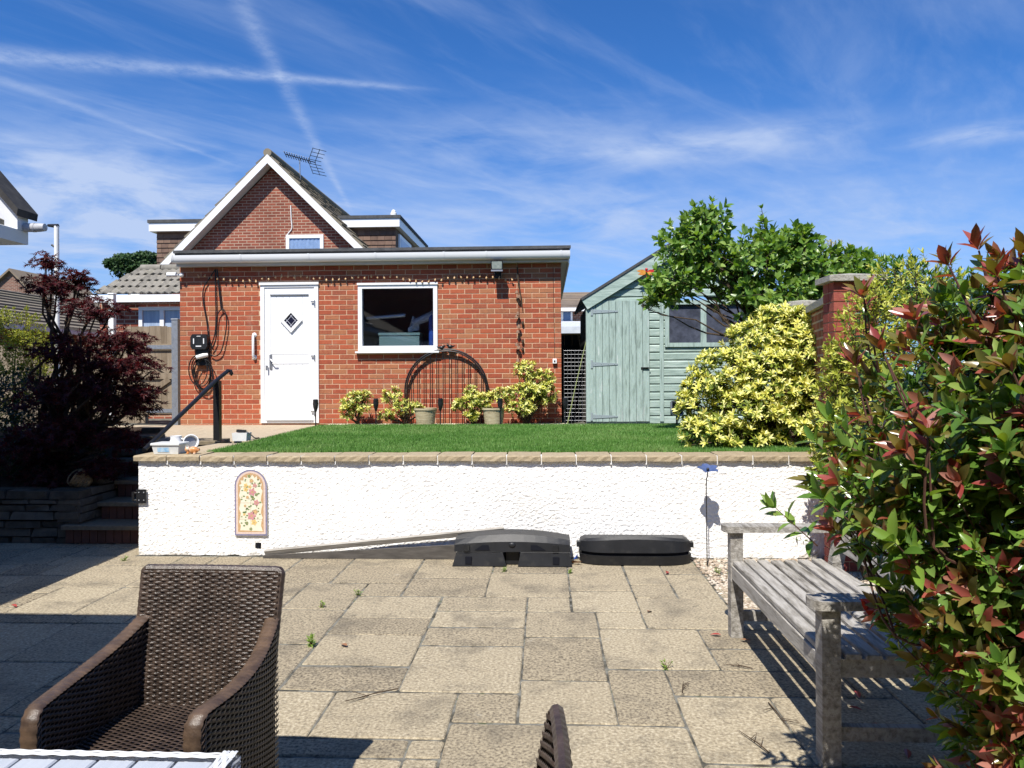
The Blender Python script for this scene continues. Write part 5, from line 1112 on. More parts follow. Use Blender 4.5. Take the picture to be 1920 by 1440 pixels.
fo.build(ph, leaf_simple(.19,.07,.16), [m_phg, m_phr, m_phb], 300, leaf_fine(.19,.07,.18))
tag(fo.tw.build('twigs', m_pstem, ph), kind='stuff'); stems(ph, base, tips, .016, 'stems', .1, 3, m_pstem)
# --- big yellow pieris by the wall, and the smaller ones along the outbuilding
m_pie = leafmat('pieris_yellow', [(.70,.67,.13),(.80,.77,.24),(.86,.84,.40),(.60,.61,.09),(.78,.73,.16)], .40, .22, (1.15,1.1,.5), .4)
m_pig = leafmat('pieris_green', [(.16,.22,.03),(.28,.34,.05),(.10,.16,.03)], .40, .30, (1.2,1.2,.4), .4)
def pieris(name, label, lumps, base, size, seed, nper, indiv=0, group=None, kk=8):
    o = thing(name, label, 'shrub', base, group); fo = Fol(seed); tips = []
    for (c, r_) in lumps:
        c, r_ = np.array(c), np.array(r_)
        n = int(nper*(r_[0]*r_[2]+r_[0]*r_[1]+r_[1]*r_[2])/3)
        for k in range(n):
            d = rdir(fo.r, .35)
            if d[1] > .6 and fo.r.random() < .6: continue
            nn_ = noise.noise(Vector(c+d*r_)*(5.0 if size > .06 else 9.0)); lp_ = 1+.20*nn_
            if nn_ < -.30: continue
            b = 0
            b = c+r_*d*lp_*fo.r.uniform(.86,1.03); ax = nrmz(d+np.array([0,-.1,.55])+fo.r.normal(0,.2,3))
            if b[2] < base[2]+.03: continue
            fo.rosette(b, ax, kk, size*fo.r.uniform(.8,1.15), 1.15, 0, 1)
            if k % 2 == 0: fo.rosette(b-ax*size*.9+fo.r.normal(0,.02,3), ax, 6, size*.9, 1.3, 1)
            else: fo.rosette(c+(b-c)*fo.r.uniform(.55,.8), ax, 6, size, 1.3, 1)
            if k % 3 == 0: fo.tw.tube([b-ax*size*2.2, b], [.005,.003], 4)
            if k % max(4, n//5) == 0: tips.append(b-ax*.08)
    fo.build(o, leaf_simple(.17,.05,.10), [m_pie, m_pig], indiv); tag(fo.tw.build('twigs', m_bark, o), kind='stuff'); stems(o, base, tips, .014, 'stems', .12, seed); return o
def L3(px, py, Y, rx, ry, rz): p = PY(px, py, Y); return ((p.x, Y, p.z), (rx, ry, rz))
bz = tz(7.0)
pieris('golden_pieris', 'very large rounded yellow pieris shrub at the right end of the lawn',
  [L3(1495,628,7.35,.34,.32,.24), L3(1420,650,7.3,.36,.34,.22), L3(1370,700,7.2,.36,.34,.24), L3(1450,720,7.1,.46,.38,.34), L3(1325,745,7.1,.24,.28,.22), L3(1400,780,6.95,.36,.32,.22), L3(1335,815,6.85,.30,.26,.15), L3(1395,825,6.8,.26,.22,.14), L3(1475,790,6.95,.34,.3,.2), L3(1505,700,7.2,.28,.3,.30), L3(1300,770,7.0,.14,.2,.16), L3(1500,815,6.8,.22,.2,.12), L3(1545,665,7.0,.26,.25,.26), L3(1545,745,6.9,.28,.25,.28), L3(1550,810,6.75,.2,.2,.14), L3(1515,610,7.3,.24,.22,.16), L3(1455,600,7.4,.22,.22,.14)],
  (2.0,7.05,bz), .062, 21, 2500, 300)
zg = tz(10.85)
G = 'yellow pieris shrubs along the brick outbuilding'
def small(label, lumps, bx, seed, n=3000):
    q = PY(bx, 795, 10.9); return pieris('yellow_pieris', label, [L3(*l) for l in lumps], (q.x, 10.9, zg), .058, seed, n, 0, G, 7)
small('low yellow shrub nearest the white door', [(668,757,10.85,.20,.17,.15),(655,772,10.8,.13,.13,.10),(683,745,10.9,.10,.10,.08)], 672, 31)
small('straggly yellow shrub behind the left planter', [(735,742,10.9,.13,.12,.12),(755,762,10.85,.20,.15,.10),(725,778,10.8,.10,.1,.06),(775,765,10.8,.12,.1,.07),(790,770,10.85,.06,.08,.06)], 760, 32)
small('yellow shrub between the two pale planters', [(885,735,10.9,.10,.1,.09),(885,757,10.85,.26,.16,.11),(865,762,10.8,.12,.12,.08),(910,750,10.85,.14,.12,.10),(885,778,10.75,.1,.1,.06)], 888, 33)
small('largest yellow wall shrub at the right corner of the outbuilding', [(985,695,10.95,.18,.14,.13),(1015,715,10.9,.20,.15,.16),(985,740,10.8,.30,.18,.15),(940,742,10.8,.16,.13,.10),(975,765,10.75,.22,.16,.09),(1022,738,10.85,.16,.14,.16)], 988, 34)
# --- variegated shrub in front of the pier
m_var = leafmat('variegated_leaf', [(.22,.30,.045),(.46,.50,.075),(.66,.65,.15),(.34,.40,.06),(.55,.56,.09)], .4, .3, (1.2,1.2,.4))
m_vard = leafmat('variegated_dark', [(.07,.14,.03),(.14,.20,.045)], .4, .3)
vb = thing('variegated_shrub', 'yellow-green variegated shrub tumbling over the right end of the wall', 'shrub', (2.3,5.5,-.02)); fo = Fol(41); tips = []
for (c, r_, n) in [(L3(1600,690,5.3,.20,.2,.22)+(110,)), (L3(1640,640,5.2,.28,.3,.38)+(190,)), (L3(1720,560,5.3,.40,.3,.30)+(130,)), (L3(1590,760,5.3,.20,.25,.35)+(150,)), (L3(1640,820,5.1,.36,.3,.40)+(150,)), (L3(1560,880,5.75,.16,.18,.25)+(95,)), (L3(1760,700,5.2,.40,.3,.5)+(110,)), (L3(1850,640,5.3,.45,.3,.45)+(120,)), (L3(1900,780,5.2,.45,.3,.5)+(110,)), (L3(1600,950,5.5,.22,.25,.2)+(70,)), (L3(1575,700,5.45,.12,.15,.2)+(60,))]:
    c, r_ = np.array(c), np.array(r_)
    for k in range(n):
        d = rdir(fo.r, .1); b = c+r_*d*fo.r.uniform(.75,1.08); ax = nrmz(d*.7+np.array([-.1,-.2,.5])+fo.r.normal(0,.35,3)); fo.shoot(b-ax*.16, b, 8, .055, 0 if fo.r.random() < .72 else 1, 0, 4, 1.0, .002)
        if k % 30 == 0: tips.append(b-ax*.1)
fo.build(vb, leaf_simple(.15,.04,.12), [m_var, m_vard]); tag(fo.tw.build('twigs', m_bark, vb), kind='stuff'); stems(vb, (2.3,5.5,-.02), tips, .012, 'stems', .1, 4)
# small plants at the wall foot
def tuft(name, label, cat, p, n, size, seed, mats, ht=.2, group=None):
    o = thing(name, label, cat, tuple(p), group); fo = Fol(seed)
    for k in range(n):
        d = nrmz(np.array([fo.r.normal(0,.5), fo.r.normal(0,.5), 1.0])); b = np.array(p)+d*ht*fo.r.uniform(.5,1); fo.shoot(np.array(p), b, 7, size, 0, 0, 3, 1.0, .002)
    fo.build(o, leaf_simple(.14,.04,.25), mats); tag(fo.tw.build('stems', m_pstem, o), kind='stuff'); return o
p = PZ(1480, 1040, 0); tuft('seedling_plant', 'small green plant in the pebbles behind the bench arm', 'plant', (p.x, p.y, -.02), 12, .065, 51, [m_vard], .26)
# --- green fruit tree over the shed
m_tr = leafmat('tree_leaf', [(.07,.16,.028),(.13,.25,.04),(.20,.33,.06),(.30,.42,.11),(.10,.20,.035)], .35, .32, (1.35,1.4,.4), .5)
tr = thing('fruit_tree', 'broad green-leaved fruit tree spreading over the shed', 'tree', (2.9,8.9,tz(8.9)-.03)); fo = Fol(61); tips = []
TL = [L3(1300,470,8.9,.40,.4,.36)+(70,), L3(1325,420,8.9,.26,.28,.22)+(36,), L3(1262,530,8.8,.30,.35,.24)+(46,), L3(1390,500,8.9,.45,.45,.36)+(85,), L3(1480,480,9.0,.38,.4,.32)+(70,), L3(1430,440,8.9,.06,.06,.22)+(7,), L3(1500,450,9.0,.20,.25,.16)+(22,), L3(1560,520,8.8,.45,.4,.34)+(85,), L3(1450,560,8.7,.45,.45,.26)+(75,), L3(1520,580,8.9,.4,.4,.26)+(48,), L3(1225,555,8.75,.12,.15,.10)+(9,), L3(1615,500,8.9,.22,.3,.16)+(24,)]
for (c, r_, n) in TL:
    c, r_ = np.array(c), np.array(r_)
    for k in range(int(n*1.45)):
        d = rdir(fo.r, .2); b = c+r_*d*fo.r.uniform(.6,1.15); ax = nrmz(d+np.array([0,-.1,.35])+fo.r.normal(0,.4,3)); ln = fo.r.uniform(.18,.32); fo.shoot(b-ax*ln, b, fo.r.integers(6,10), fo.r.uniform(.09,.13), 0, 0, 4, 1.1, .004)
        if k % 11 == 0: tips.append(b-ax*ln)
sp = np.array(PY(1428,392,8.9)); fo.shoot(sp-np.array([-.1,0,.55]), sp, 14, .08, 0, 0, 5, 1.1, .006); tips.append(sp-np.array([-.1,0,.55]))
fo.build(tr, leaf_simple(.27,.06,.18), [m_tr], 300); tag(fo.tw.build('twigs', m_bark, tr), kind='stuff')
tb2 = (2.9,8.9,tz(8.9)-.05); f1 = (2.78,8.9,1.65)
t = MB(); t.tube([tb2, (2.86,8.9,1.1), f1], [.075,.065,.05], 8); t.build('trunk', m_bark, tr, smooth=True); stems(tr, f1, tips, .017, 'limbs', .10, 8)
fo = Fol(63); yc = thing('yellow_flowering_shrub', 'yellow-tipped shrub showing above the tree beside the pier', 'shrub', (PY(1562,600,9.6).x,9.6,.75)); c = np.array(PY(1562,497,9.6))
for k in range(80):
    d = rdir(fo.r, .4); b = c+np.array([.32,.3,.30])*d; ax = nrmz(d+np.array([0,0,.8])); fo.shoot(b-ax*.18, b, 12, .04, 0, 0, 4, .7, .003)
fo.build(yc, leaf_simple(.12,.04,.1), [leafmat('yellow_tips', [(.50,.42,.03),(.6,.5,.05),(.35,.36,.04)], .5, .3)]); tag(fo.tw.build('twigs', m_bark, yc), kind='stuff'); stems(yc, (PY(1562,600,9.6).x,9.6,.75), [c, c+np.array([.1,0,.1]), c-np.array([.12,0,0])], .02, 'stems')
# --- laurel hedge beyond the pier
hd = thing('laurel_hedge', 'bright green laurel hedge rising behind the brick pier on the right', 'hedge', (4.2,7.8,.0)); fo = Fol(71)
for (c, r_, n) in [L3(1690,540,7.6,.40,.4,.28)+(95,), L3(1760,560,7.5,.35,.4,.28)+(80,), L3(1650,600,7.6,.3,.4,.4)+(70,), L3(1830,600,7.4,.5,.4,.35)+(70,)]:
    c, r_ = np.array(c), np.array(r_)
    for k in range(n):
        d = rdir(fo.r, .35); b = c+r_*d*fo.r.uniform(.8,1.05); ax = nrmz(d+np.array([0,-.1,.8])+fo.r.normal(0,.3,3)); fo.shoot(b-ax*.2, b, 8, .085, 0, 0, 4, .9, .004)
m_lau = leafmat('laurel_leaf', [(.05,.14,.02),(.09,.21,.03),(.15,.28,.05)], .35, .35, (1.3,1.4,.4), .5)
fo.build(hd, leaf_simple(.17,.05,.15), [m_lau]); tag(fo.tw.build('twigs', m_bark, hd), kind='stuff'); stems(hd, (4.2,7.8,0), [tuple(PY(px, py, 7.6)) for px, py in ((1690,560),(1760,575),(1650,610),(1830,610))], .03, 'stems')
# --- Japanese maple on the left
m_map = leafmat('maple_leaf', [(.038,.006,.009),(.065,.010,.013),(.10,.017,.018),(.03,.006,.009)], .5, .35, (1.7,.6,.6), .3)
mx_ = PY(100, 900, 7.3); mpl = thing('japanese_maple', 'dark red Japanese maple over the shaded steps', 'tree', (mx_.x, 7.3, .60)); fo = Fol(81); tips = []
ML = [(110,540,7.3,.38,.4,.14,60),(85,495,7.3,.20,.2,.08,18),(150,520,7.3,.16,.2,.08,14),(170,580,7.2,.34,.35,.10,46),(230,640,7.1,.34,.35,.12,52),(140,660,7.2,.55,.5,.16,90),(250,690,7.0,.30,.35,.12,50),(180,730,7.1,.55,.5,.18,95),(90,745,7.2,.35,.4,.2,60),(240,760,7.0,.32,.35,.12,52),(140,810,7.0,.55,.5,.18,95),(230,825,6.95,.28,.3,.10,42),(50,840,7.0,.5,.5,.2,75),(200,880,6.95,.30,.3,.10,36),(100,900,6.95,.4,.35,.12,40),(270,735,6.95,.18,.2,.07,20),(195,690,7.1,.3,.3,.1,40)]
for (px, py, Y, rx, ry, rz, n) in ML:
    c = np.array(PY(px, py, Y)); r_ = np.array([rx,ry,rz])
    for k in range(int(n*1.5)):
        d = rdir(fo.r); b = c+r_*d*fo.r.random()**.4; ax = nrmz(np.array([d[0],d[1],-.15])+fo.r.normal(0,.3,3)); fo.shoot(b-ax*.12, b, 5, .066, 0, 0, 3, 1.25, .002)
        if k % 20 == 0: tips.append(b-ax*.12)
fo.n = [np.array([q[0]*.4, q[1]*.4-.2, abs(q[2])+.6]) for q in fo.n]
fo.build(mpl, leaf_maple(), [m_map], smooth=False); tag(fo.tw.build('twigs', m_bark, mpl), kind='stuff'); stems(mpl, (mx_.x, 7.3, .55), tips, .028, 'limbs', .14, 5)
# --- golden shrub and dark evergreen under the maple
m_gol = leafmat('golden_leaf', [(.22,.26,.03),(.38,.38,.05),(.12,.18,.025),(.48,.44,.07)], .45, .35)
gs = thing('golden_shrub', 'golden-leaved shrub at the left edge beside the maple', 'shrub', (PY(25,800,9.4).x,9.4,.75)); fo = Fol(91)
for (c, r_, n) in [L3(25,620,9.4,.42,.35,.32)+(200,), L3(62,660,9.3,.34,.3,.30)+(150,), L3(5,710,9.2,.5,.35,.45)+(200,), L3(75,725,9.2,.3,.25,.3)+(90,), L3(-15,800,9.2,.6,.35,.45)+(100,)]:
    c, r_ = np.array(c), np.array(r_)
    for k in range(n):
        d = rdir(fo.r, .2); b = c+r_*d*fo.r.uniform(.7,1.05); ax = nrmz(d+np.array([0,0,.5])+fo.r.normal(0,.3,3)); fo.shoot(b-ax*.15, b, 9, .042, 0, 0, 3, 1.0, .002)
fo.build(gs, leaf_simple(.24,.05,.15), [m_gol]); tag(fo.tw.build('twigs', m_bark, gs), kind='stuff'); stems(gs, (PY(25,800,9.4).x,9.4,.75), [tuple(PY(px, py, 9.3)) for px, py in ((30,640),(60,680),(0,730))], .02, 'stems')
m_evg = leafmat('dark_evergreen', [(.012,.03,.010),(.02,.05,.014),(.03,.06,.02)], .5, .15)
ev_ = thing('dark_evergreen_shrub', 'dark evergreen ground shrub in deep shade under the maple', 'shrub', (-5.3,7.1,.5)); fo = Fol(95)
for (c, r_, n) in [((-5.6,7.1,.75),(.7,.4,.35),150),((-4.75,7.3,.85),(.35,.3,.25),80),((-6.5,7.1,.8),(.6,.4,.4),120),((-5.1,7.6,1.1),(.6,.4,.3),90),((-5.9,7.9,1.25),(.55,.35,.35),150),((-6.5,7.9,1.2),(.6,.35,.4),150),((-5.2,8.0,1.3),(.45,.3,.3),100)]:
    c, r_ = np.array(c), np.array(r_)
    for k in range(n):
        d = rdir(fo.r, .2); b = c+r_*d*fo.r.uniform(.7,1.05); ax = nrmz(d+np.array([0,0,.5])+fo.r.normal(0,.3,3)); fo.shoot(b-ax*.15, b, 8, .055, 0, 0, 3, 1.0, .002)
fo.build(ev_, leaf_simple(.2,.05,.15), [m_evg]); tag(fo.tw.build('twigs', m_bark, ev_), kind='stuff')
# --- distant tree
dt = thing('distant_tree', 'rounded dark green tree on the skyline left of the gabled house', 'tree', (PY(240,500,60).x,60,.7)); fo = Fol(99); m_far = leafmat('far_leaf', [(.02,.05,.015),(.035,.08,.02),(.05,.10,.03)], .6, .2)
for (c, r_, n) in [L3(245,492,60,1.3,1.5,.55)+(520,), L3(218,496,60,.8,1,.35)+(240,), L3(275,488,60,1.0,1.2,.6)+(380,), L3(262,510,60,2.2,1.5,.8)+(500,)]:
    c, r_ = np.array(c), np.array(r_)
    for k in range(n):
        d = rdir(fo.r, .2); b = c+r_*d*fo.r.uniform(.75,1.06)*(1+.15*noise.noise(Vector(d*4))); fo.rosette(b, d+np.array([0,0,.4]), 4, .26, 1.1)
fo.build(dt, leaf_simple(.3,.05,.1), [m_far]); c = PY(245,500,60); t = MB(); t.tube([(c.x,60,.6),(c.x,60,c.z-.6),(c.x+.1,60,c.z)], [.3,.2,.06], 7); t.build('trunk', m_bark, dt)
# ------------------------------------------------------------------ bench
bn = thing('garden_bench', 'weathered grey teak garden bench half hidden by the photinia', 'bench', (1.35, 3.6, 0))
by0, by1 = 2.865, 4.26
for y in (by0, by1):
    MB().cbox(1.035, 1.105, y, y+.07, 0, .595, .004).build('leg', m_greywood, bn)
    t = MB(); t.bar((1.62,y+.035,0), (1.63,y+.035,.42), .065, .065, (1,0,0)); t.bar((1.63,y+.035,.42), (1.72,y+.035,.92), .065, .065, (1,0,0)); t.build('leg', m_greywood, bn)
    pr = [(1.00,y-.012),(1.012,y-.02),(1.64,y-.01),(1.64,y+.08),(1.012,y+.09),(1.00,y+.082)]
    n = 8; fr_ = [(1.03-.038*math.sin(math.pi*k/n), y+.035-.062*math.cos(math.pi*k/n)) for k in range(n+1)]
    MB().prism(fr_[::-1]+[(1.68,y-.008),(1.68,y+.078)], 'z', .597, .632).build('armrest', m_greywood, bn)
    MB().box(1.106, 1.60, y+.018, y+.052, .09, .145).build('stretcher', m_greywood, bn)
    MB().box(1.106, 1.60, y+.012, y+.058, .335, .405).build('seat_rail', m_greywood, bn)
MB().box(1.040, 1.068, by0+.071, by1-.001, .335, .405).build('front_rail', m_greywood, bn)
MB().box(1.60, 1.63, by0+.071, by1-.001, .335, .405).build('back_rail', m_greywood, bn)
for k in range(7):
    x = 1.048+.0765*k; z = .412-.010*math.sin(k/6*math.pi); MB().cbox(x, x+.058, by0+(.073 if k == 0 else -.0)+.002, by1+.07-(.073 if k == 0 else 0), z, z+.022, .004).build('seat_slat', m_greywood, bn)
t = MB(); t.bar((1.715,by0+.071,.87), (1.715,by1-.001,.87), .03, .09, (.18,0,1)); t.build('top_rail', m_greywood, bn); t = MB(); t.bar((1.655,by0+.071,.52), (1.655,by1-.001,.52), .03, .06, (.18,0,1)); t.build('lower_back_rail', m_greywood, bn)
n = 14
for k in range(n):
    y = by0+.12+(by1-by0-.17)*k/(n-1); MB().bar((1.660,y,.55), (1.708,y,.825), .045, .014, (1,0,0)).build('back_slat', m_greywood, bn)
# ------------------------------------------------------------------ rattan chairs
m_rat = mat('brown_rattan', [(.030,.021,.016),(.055,.038,.029),(.092,.064,.048)], .30, 18, rand=.0, bump=.25, bscale=300, spec=.5)
m_rim = mat('light_rattan_rim', [(.045,.029,.021),(.085,.055,.036),(.125,.08,.05)], .38, 22, bump=.2, bscale=200, spec=.5)
m_ratd = mat('rattan_backing', (.018,.013,.011), .8)
def weave(surf, LU, LV, pu=.021, pv=.0085, amp=.0034, flip=1):
    """woven strands: surf(u,v in metres) -> (point, normal); strands run along u, over and under uprights spaced pu"""
    verts, faces = [], []; rows = int(LV/pv); seg = max(4, int(LU/pu*4)); base = 0
    for r_ in range(rows):
        vc = (r_+.5)*pv; hw = pv*.47
        for i in range(seg+1):
            u = LU*i/seg; h = amp*math.sin(math.pi*(u/pu + r_)); 
            for q, (dv, dh) in enumerate(((-hw, -.0016), (0, 0), (hw, -.0016))):
                P_, N_ = surf(u, min(LV, max(0, vc+dv))); verts.append(P_ + N_*(h+dh+.004)*flip)
        for i in range(seg):
            a = base+i*3; faces += [(a,a+3,a+4,a+1),(a+1,a+4,a+5,a+2)]
        base += (seg+1)*3
    return verts, faces
def rattan_chair(name, label, loc, rz):
    o = thing(name, label, 'chair', loc, None, rz); W, T = .222, .028       # local: faces -Y, back at +Y
    def back(u, v):                                                      # u across, v up
        lean = .10*(v/.50)**1.2; s_ = 1+.05*v/.5; x = (u-.235)*s_*.955; P_ = Vector((x, .235+lean-.16*x*x, .40+v)); N_ = Vector((.6*x, -1, .18)).normalized(); return P_, N_
    for fl, nm in ((1, 0), (-1, 1)):
        vs, fs = weave(lambda u, v: (lambda P_, N_: (P_+N_*(.012 if fl > 0 else -.012), N_*fl))(*back(u, v)), .47, .435)
        t = MB(); t.add(vs, fs)
        if fl > 0: bk = t; 
        else:
            bk.add(vs, fs)
    n, k = 14, 8; vs, fs = [], []
    for j in range(k+1):
        for i in range(n+1): vs.append(back(.47*i/n, .435*j/k)[0])
    for j in range(k):
        for i in range(n): fs.append((j*(n+1)+i, j*(n+1)+i+1, (j+1)*(n+1)+i+1, (j+1)*(n+1)+i))
    bk.add(vs, fs, 1); bo = bk.build('backrest', [m_rat, m_ratd], o, smooth=True, local=True)
    rim = MB(); edge = [back(0, v)[0] for v in np.linspace(-.0,.430,16)]+[back(u, .438)[0] for u in np.linspace(.01,.46,18)]+[back(.47, v)[0] for v in np.linspace(.430,0,16)]
    pts = smooth_path([Vector(p) for p in edge], 4); rim.tube(pts, [.0145+.0007*math.sin(i*1.9) for i in range(len(pts))], 8); rim.build('back_rim', m_rat, bo, smooth=True, local=True)
    def topz(u):                                                         # arm top height along depth u: 0 front .. .50 back
        q = u/.50; return .600+.075*q**3 - .03*max(0, 1-q/.08)**2
    for s_ in (-1, 1):
        arm = MB()
        for side in (1, -1):
            def surf(u, v, s_=s_, side=side):
                y = -.25+u; x = s_*(W+.026*math.sin(u/.5*math.pi)) + s_*side*.020; return Vector((x, y, .10+v*(topz(u)-.10)/.52)), Vector((s_*side, 0, 0))
            arm.add(*weave(surf, .50, .52))
        [arm.box(s_*(W+.026*math.sin((i+.5)/12*math.pi))-.010, s_*(W+.026*math.sin((i+.5)/12*math.pi))+.010, -.245+.495*i/12, -.245+.495*(i+1)/12, .10, topz(.5*(i+.5)/12)-.02, 1) for i in range(12)]; ao = arm.build('arm_panel', [m_rat, m_ratd], o, smooth=True, local=True)
        path = [Vector((s_*W, -.252, z)) for z in np.linspace(.10,.55,14)]+[Vector((s_*(W+.026*math.sin(u/.5*math.pi)), -.25+u, topz(u)+.006)) for u in np.linspace(.004,.52,26)]
        path = smooth_path(path, 5); r2 = MB(); vs, fs = [], []
        for i, p in enumerate(path):
            d = (path[min(i+1,len(path)-1)]-path[max(i-1,0)]).normalized(); x = Vector((1,0,0)); nz2 = x.cross(d).normalized(); g = 1 if (i//2) % 2 else .90
            for a in range(10): c_, s2 = math.cos(a*math.pi/5), math.sin(a*math.pi/5); vs.append(p + x*(.025*g*c_) + nz2*(.008*g*s2))
        for i in range(len(path)-1):
            for a in range(10): fs.append((i*10+a, i*10+(a+1) % 10, (i+1)*10+(a+1) % 10, (i+1)*10+a))
        r2.add(vs, fs+[tuple(range(9,-1,-1)), tuple((len(path)-1)*10+a for a in range(10))]); r2.build('arm_rim', m_rim, ao, smooth=True, local=True)
    vs, fs = weave(lambda u, v: (Vector((u-.235, -.24+v, .42)), Vector((0,0,1))), .47, .48); t = MB(); t.add(vs, fs); t.box(-.235, .235, -.24, .24, .36, .418, 1); t.build('seat', [m_rat, m_ratd], o, smooth=True, local=True)
    vs, fs = weave(lambda u, v: (Vector((u-.235, -.245, .12+v)), Vector((0,-1,0))), .47, .29); t = MB(); t.add(vs, fs); t.build('front_apron', m_rat, o, smooth=True, local=True)
    for sx in (-1, 1):
        for sy in (-.24, .22): MB().tube([(sx*W, sy, 0), (sx*W, sy, .12)], [.018,.022], 8).build('leg', m_rat, o, smooth=True, local=True)
    return o
rattan_chair('rattan_armchair', 'dark brown rattan armchair behind the white table', (-1.125, 2.135, .002), R(-2))
rattan_chair('rattan_armchair', 'brown rattan chair seen edge-on at the bottom centre of the picture', (-.295, 1.20, .002), R(-90))
# ------------------------------------------------------------------ white slatted table
tbz = .74; A = PZ(448, 1411, tbz); ty1 = A.y; tx1 = A.x; tt = thing('slatted_table', 'white slatted garden table with woven rim at the lower left', 'table', (tx1-.6, ty1-.45, 0))
m_tw = mat('white_slat', [(.38,.415,.47),(.47,.50,.55)], .4, 3, bump=.2, bscale=8, stretch=(12,1,12), spec=.5); m_twr = mat('white_rattan', [(.52,.54,.57),(.64,.655,.67)], .45, 20)
x = tx1-.036
while x > tx1-1.3: MB().cbox(x-.074, x-.002, ty1-.86, ty1-.028, tbz-.022, tbz-.004, .003).build('slat', m_tw, tt); x -= .078
MB().box(tx1-1.33, tx1-.01, ty1-.88, ty1-.01, tbz-.075, tbz-.026).build('top_frame', m_twr, tt)
for nm, surf, LU, LV in (('far_rim', lambda u, v: (Vector((tx1-1.33+u, ty1-.028+v*.9, tbz)), Vector((0,0,1))), 1.33, .03), ('side_rim', lambda u, v: (Vector((tx1-.032+v, ty1-.88+u, tbz)), Vector((0,0,1))), .88, .034)):
    vs, fs = weave(surf, LU, LV, .020, .0078, .0008); t = MB(); t.add(vs, fs); t.build('woven_rim', m_twr, tt, smooth=True)
vs, fs = weave(lambda u, v: (Vector((tx1, ty1-.88+u, tbz-.09+v)), Vector((1,0,0))), .88, .09, .020, .0085, .002); t = MB(); t.add(vs, fs); vs, fs = weave(lambda u, v: (Vector((tx1-1.33+u, ty1, tbz-.09+v)), Vector((0,1,0))), 1.33, .09, .020, .0085, .002); t.add(vs, fs); t.build('woven_apron', m_twr, tt, smooth=True)
for sx in (tx1-.06, tx1-1.28):
    for sy in (ty1-.07, ty1-.82): MB().box(sx-.03, sx+.03, sy-.03, sy+.03, 0, tbz-.076).build('leg', m_twr, tt)
# ------------------------------------------------------------------ parasol base weights
def outl(cx, y0, w, d, n=16, rnd_=.5):
    """plan outline: straight-ish front at y0, rounded back"""
    pts = []
    for k in range(n+1):
        a = math.pi*k/n; pts.append((cx-w/2*math.copysign(abs(math.cos(a))**rnd_, math.cos(a)), y0+d*math.sin(a)**rnd_))
    return pts
a, b = PZ(848, 1062, 0), PZ(1073, 1062, 0); w_ = b.x-a.x; cx_ = (a.x+b.x)/2; yf_ = a.y
bl = thing('parasol_base_weight', 'black two-part plastic parasol base weight against the white wall, left one', 'parasol weight', (cx_, yf_+.12, 0))
def frus(mb, x0, x1, y0, y1, z0, z1, tx, ty, mi=0):
    mb.add([(x0,y0,z0),(x1,y0,z0),(x1,y1,z0),(x0,y1,z0),(x0+tx,y0+ty,z1),(x1-tx,y0+ty,z1),(x1-tx,y1,z1),(x0+tx,y1,z1)], [(0,3,2,1),(4,5,6,7),(0,1,5,4),(1,2,6,5),(2,3,7,6),(3,0,4,7)], mi)
x0, x1 = a.x, b.x; xm = cx_
for xa, xb in ((x0, xm-.045), (xm+.045, x1)):
    t = MB(); frus(t, xa, xb, yf_, yf_+.24, .003, .105, .03 if xa == x0 else .02, .02); t.build('lower_segment', m_blackp, bl)
    for px in ((.3,) if xa == x0 else (.7,)): xx = xa+(xb-xa)*px; MB().box(xx-.025, xx+.025, yf_-.003, yf_+.03, .02, .075).build('slot', m_dark, bl)
t = MB(); t.box(xm-.05, xm+.05, yf_+.07, yf_+.24, .003, .10); t.build('lower_bridge', m_blackp, bl)
t = MB(); n = 10; vs = []
for k in range(n+1):
    u = k/n; x = x0+.015+(x1-x0-.03)*u; bow = .045*(1-(2*u-1)**2)
    vs += [(x, yf_+.015, .112), (x, yf_+.022, .165+bow*.55), (x, yf_+.06, .195+bow), (x, yf_+.24, .200+bow)]
t.add(vs, [(k*4+j, (k+1)*4+j, (k+1)*4+j+1, k*4+j+1) for k in range(n) for j in range(3)] + [(0,1,2,3), tuple(n*4+j for j in (3,2,1,0))] + [(k*4, k*4+3, (k+1)*4+3, (k+1)*4) for k in range(n)]); up = t.build('upper_segment', m_blackp, bl)
for u in (.12, .86): xx = x0+(x1-x0)*u; MB().box(xx-.022, xx+.022, yf_+.004, yf_+.05, .118, .168).build('clip', m_blackp, up)
for u, s_ in ((.25, 1), (.72, -1)):
    xx = x0+(x1-x0)*u; t = MB(); t.add([(xx-.06,yf_+.012,.125),(xx+.06,yf_+.012,.125),(xx+.03*s_+.02,yf_+.012,.165),(xx+.03*s_-.03,yf_+.012,.165)], [(0,1,2,3)]); t.build('recess', m_dark, up)
MB().sphere((xm, yf_+.02, .165), .028, 12, 7, (1,.5,.8)).build('filler_cap', m_blackp, up, smooth=True)
a, b = PZ(1087, 1061, 0), PZ(1300, 1061, 0); w_ = b.x-a.x; cx_ = (a.x+b.x)/2; yf2 = a.y+.0
br = thing('parasol_base_weight', 'rounded black plastic parasol base weight against the white wall, right one', 'parasol weight', (cx_, yf2+.1, 0))
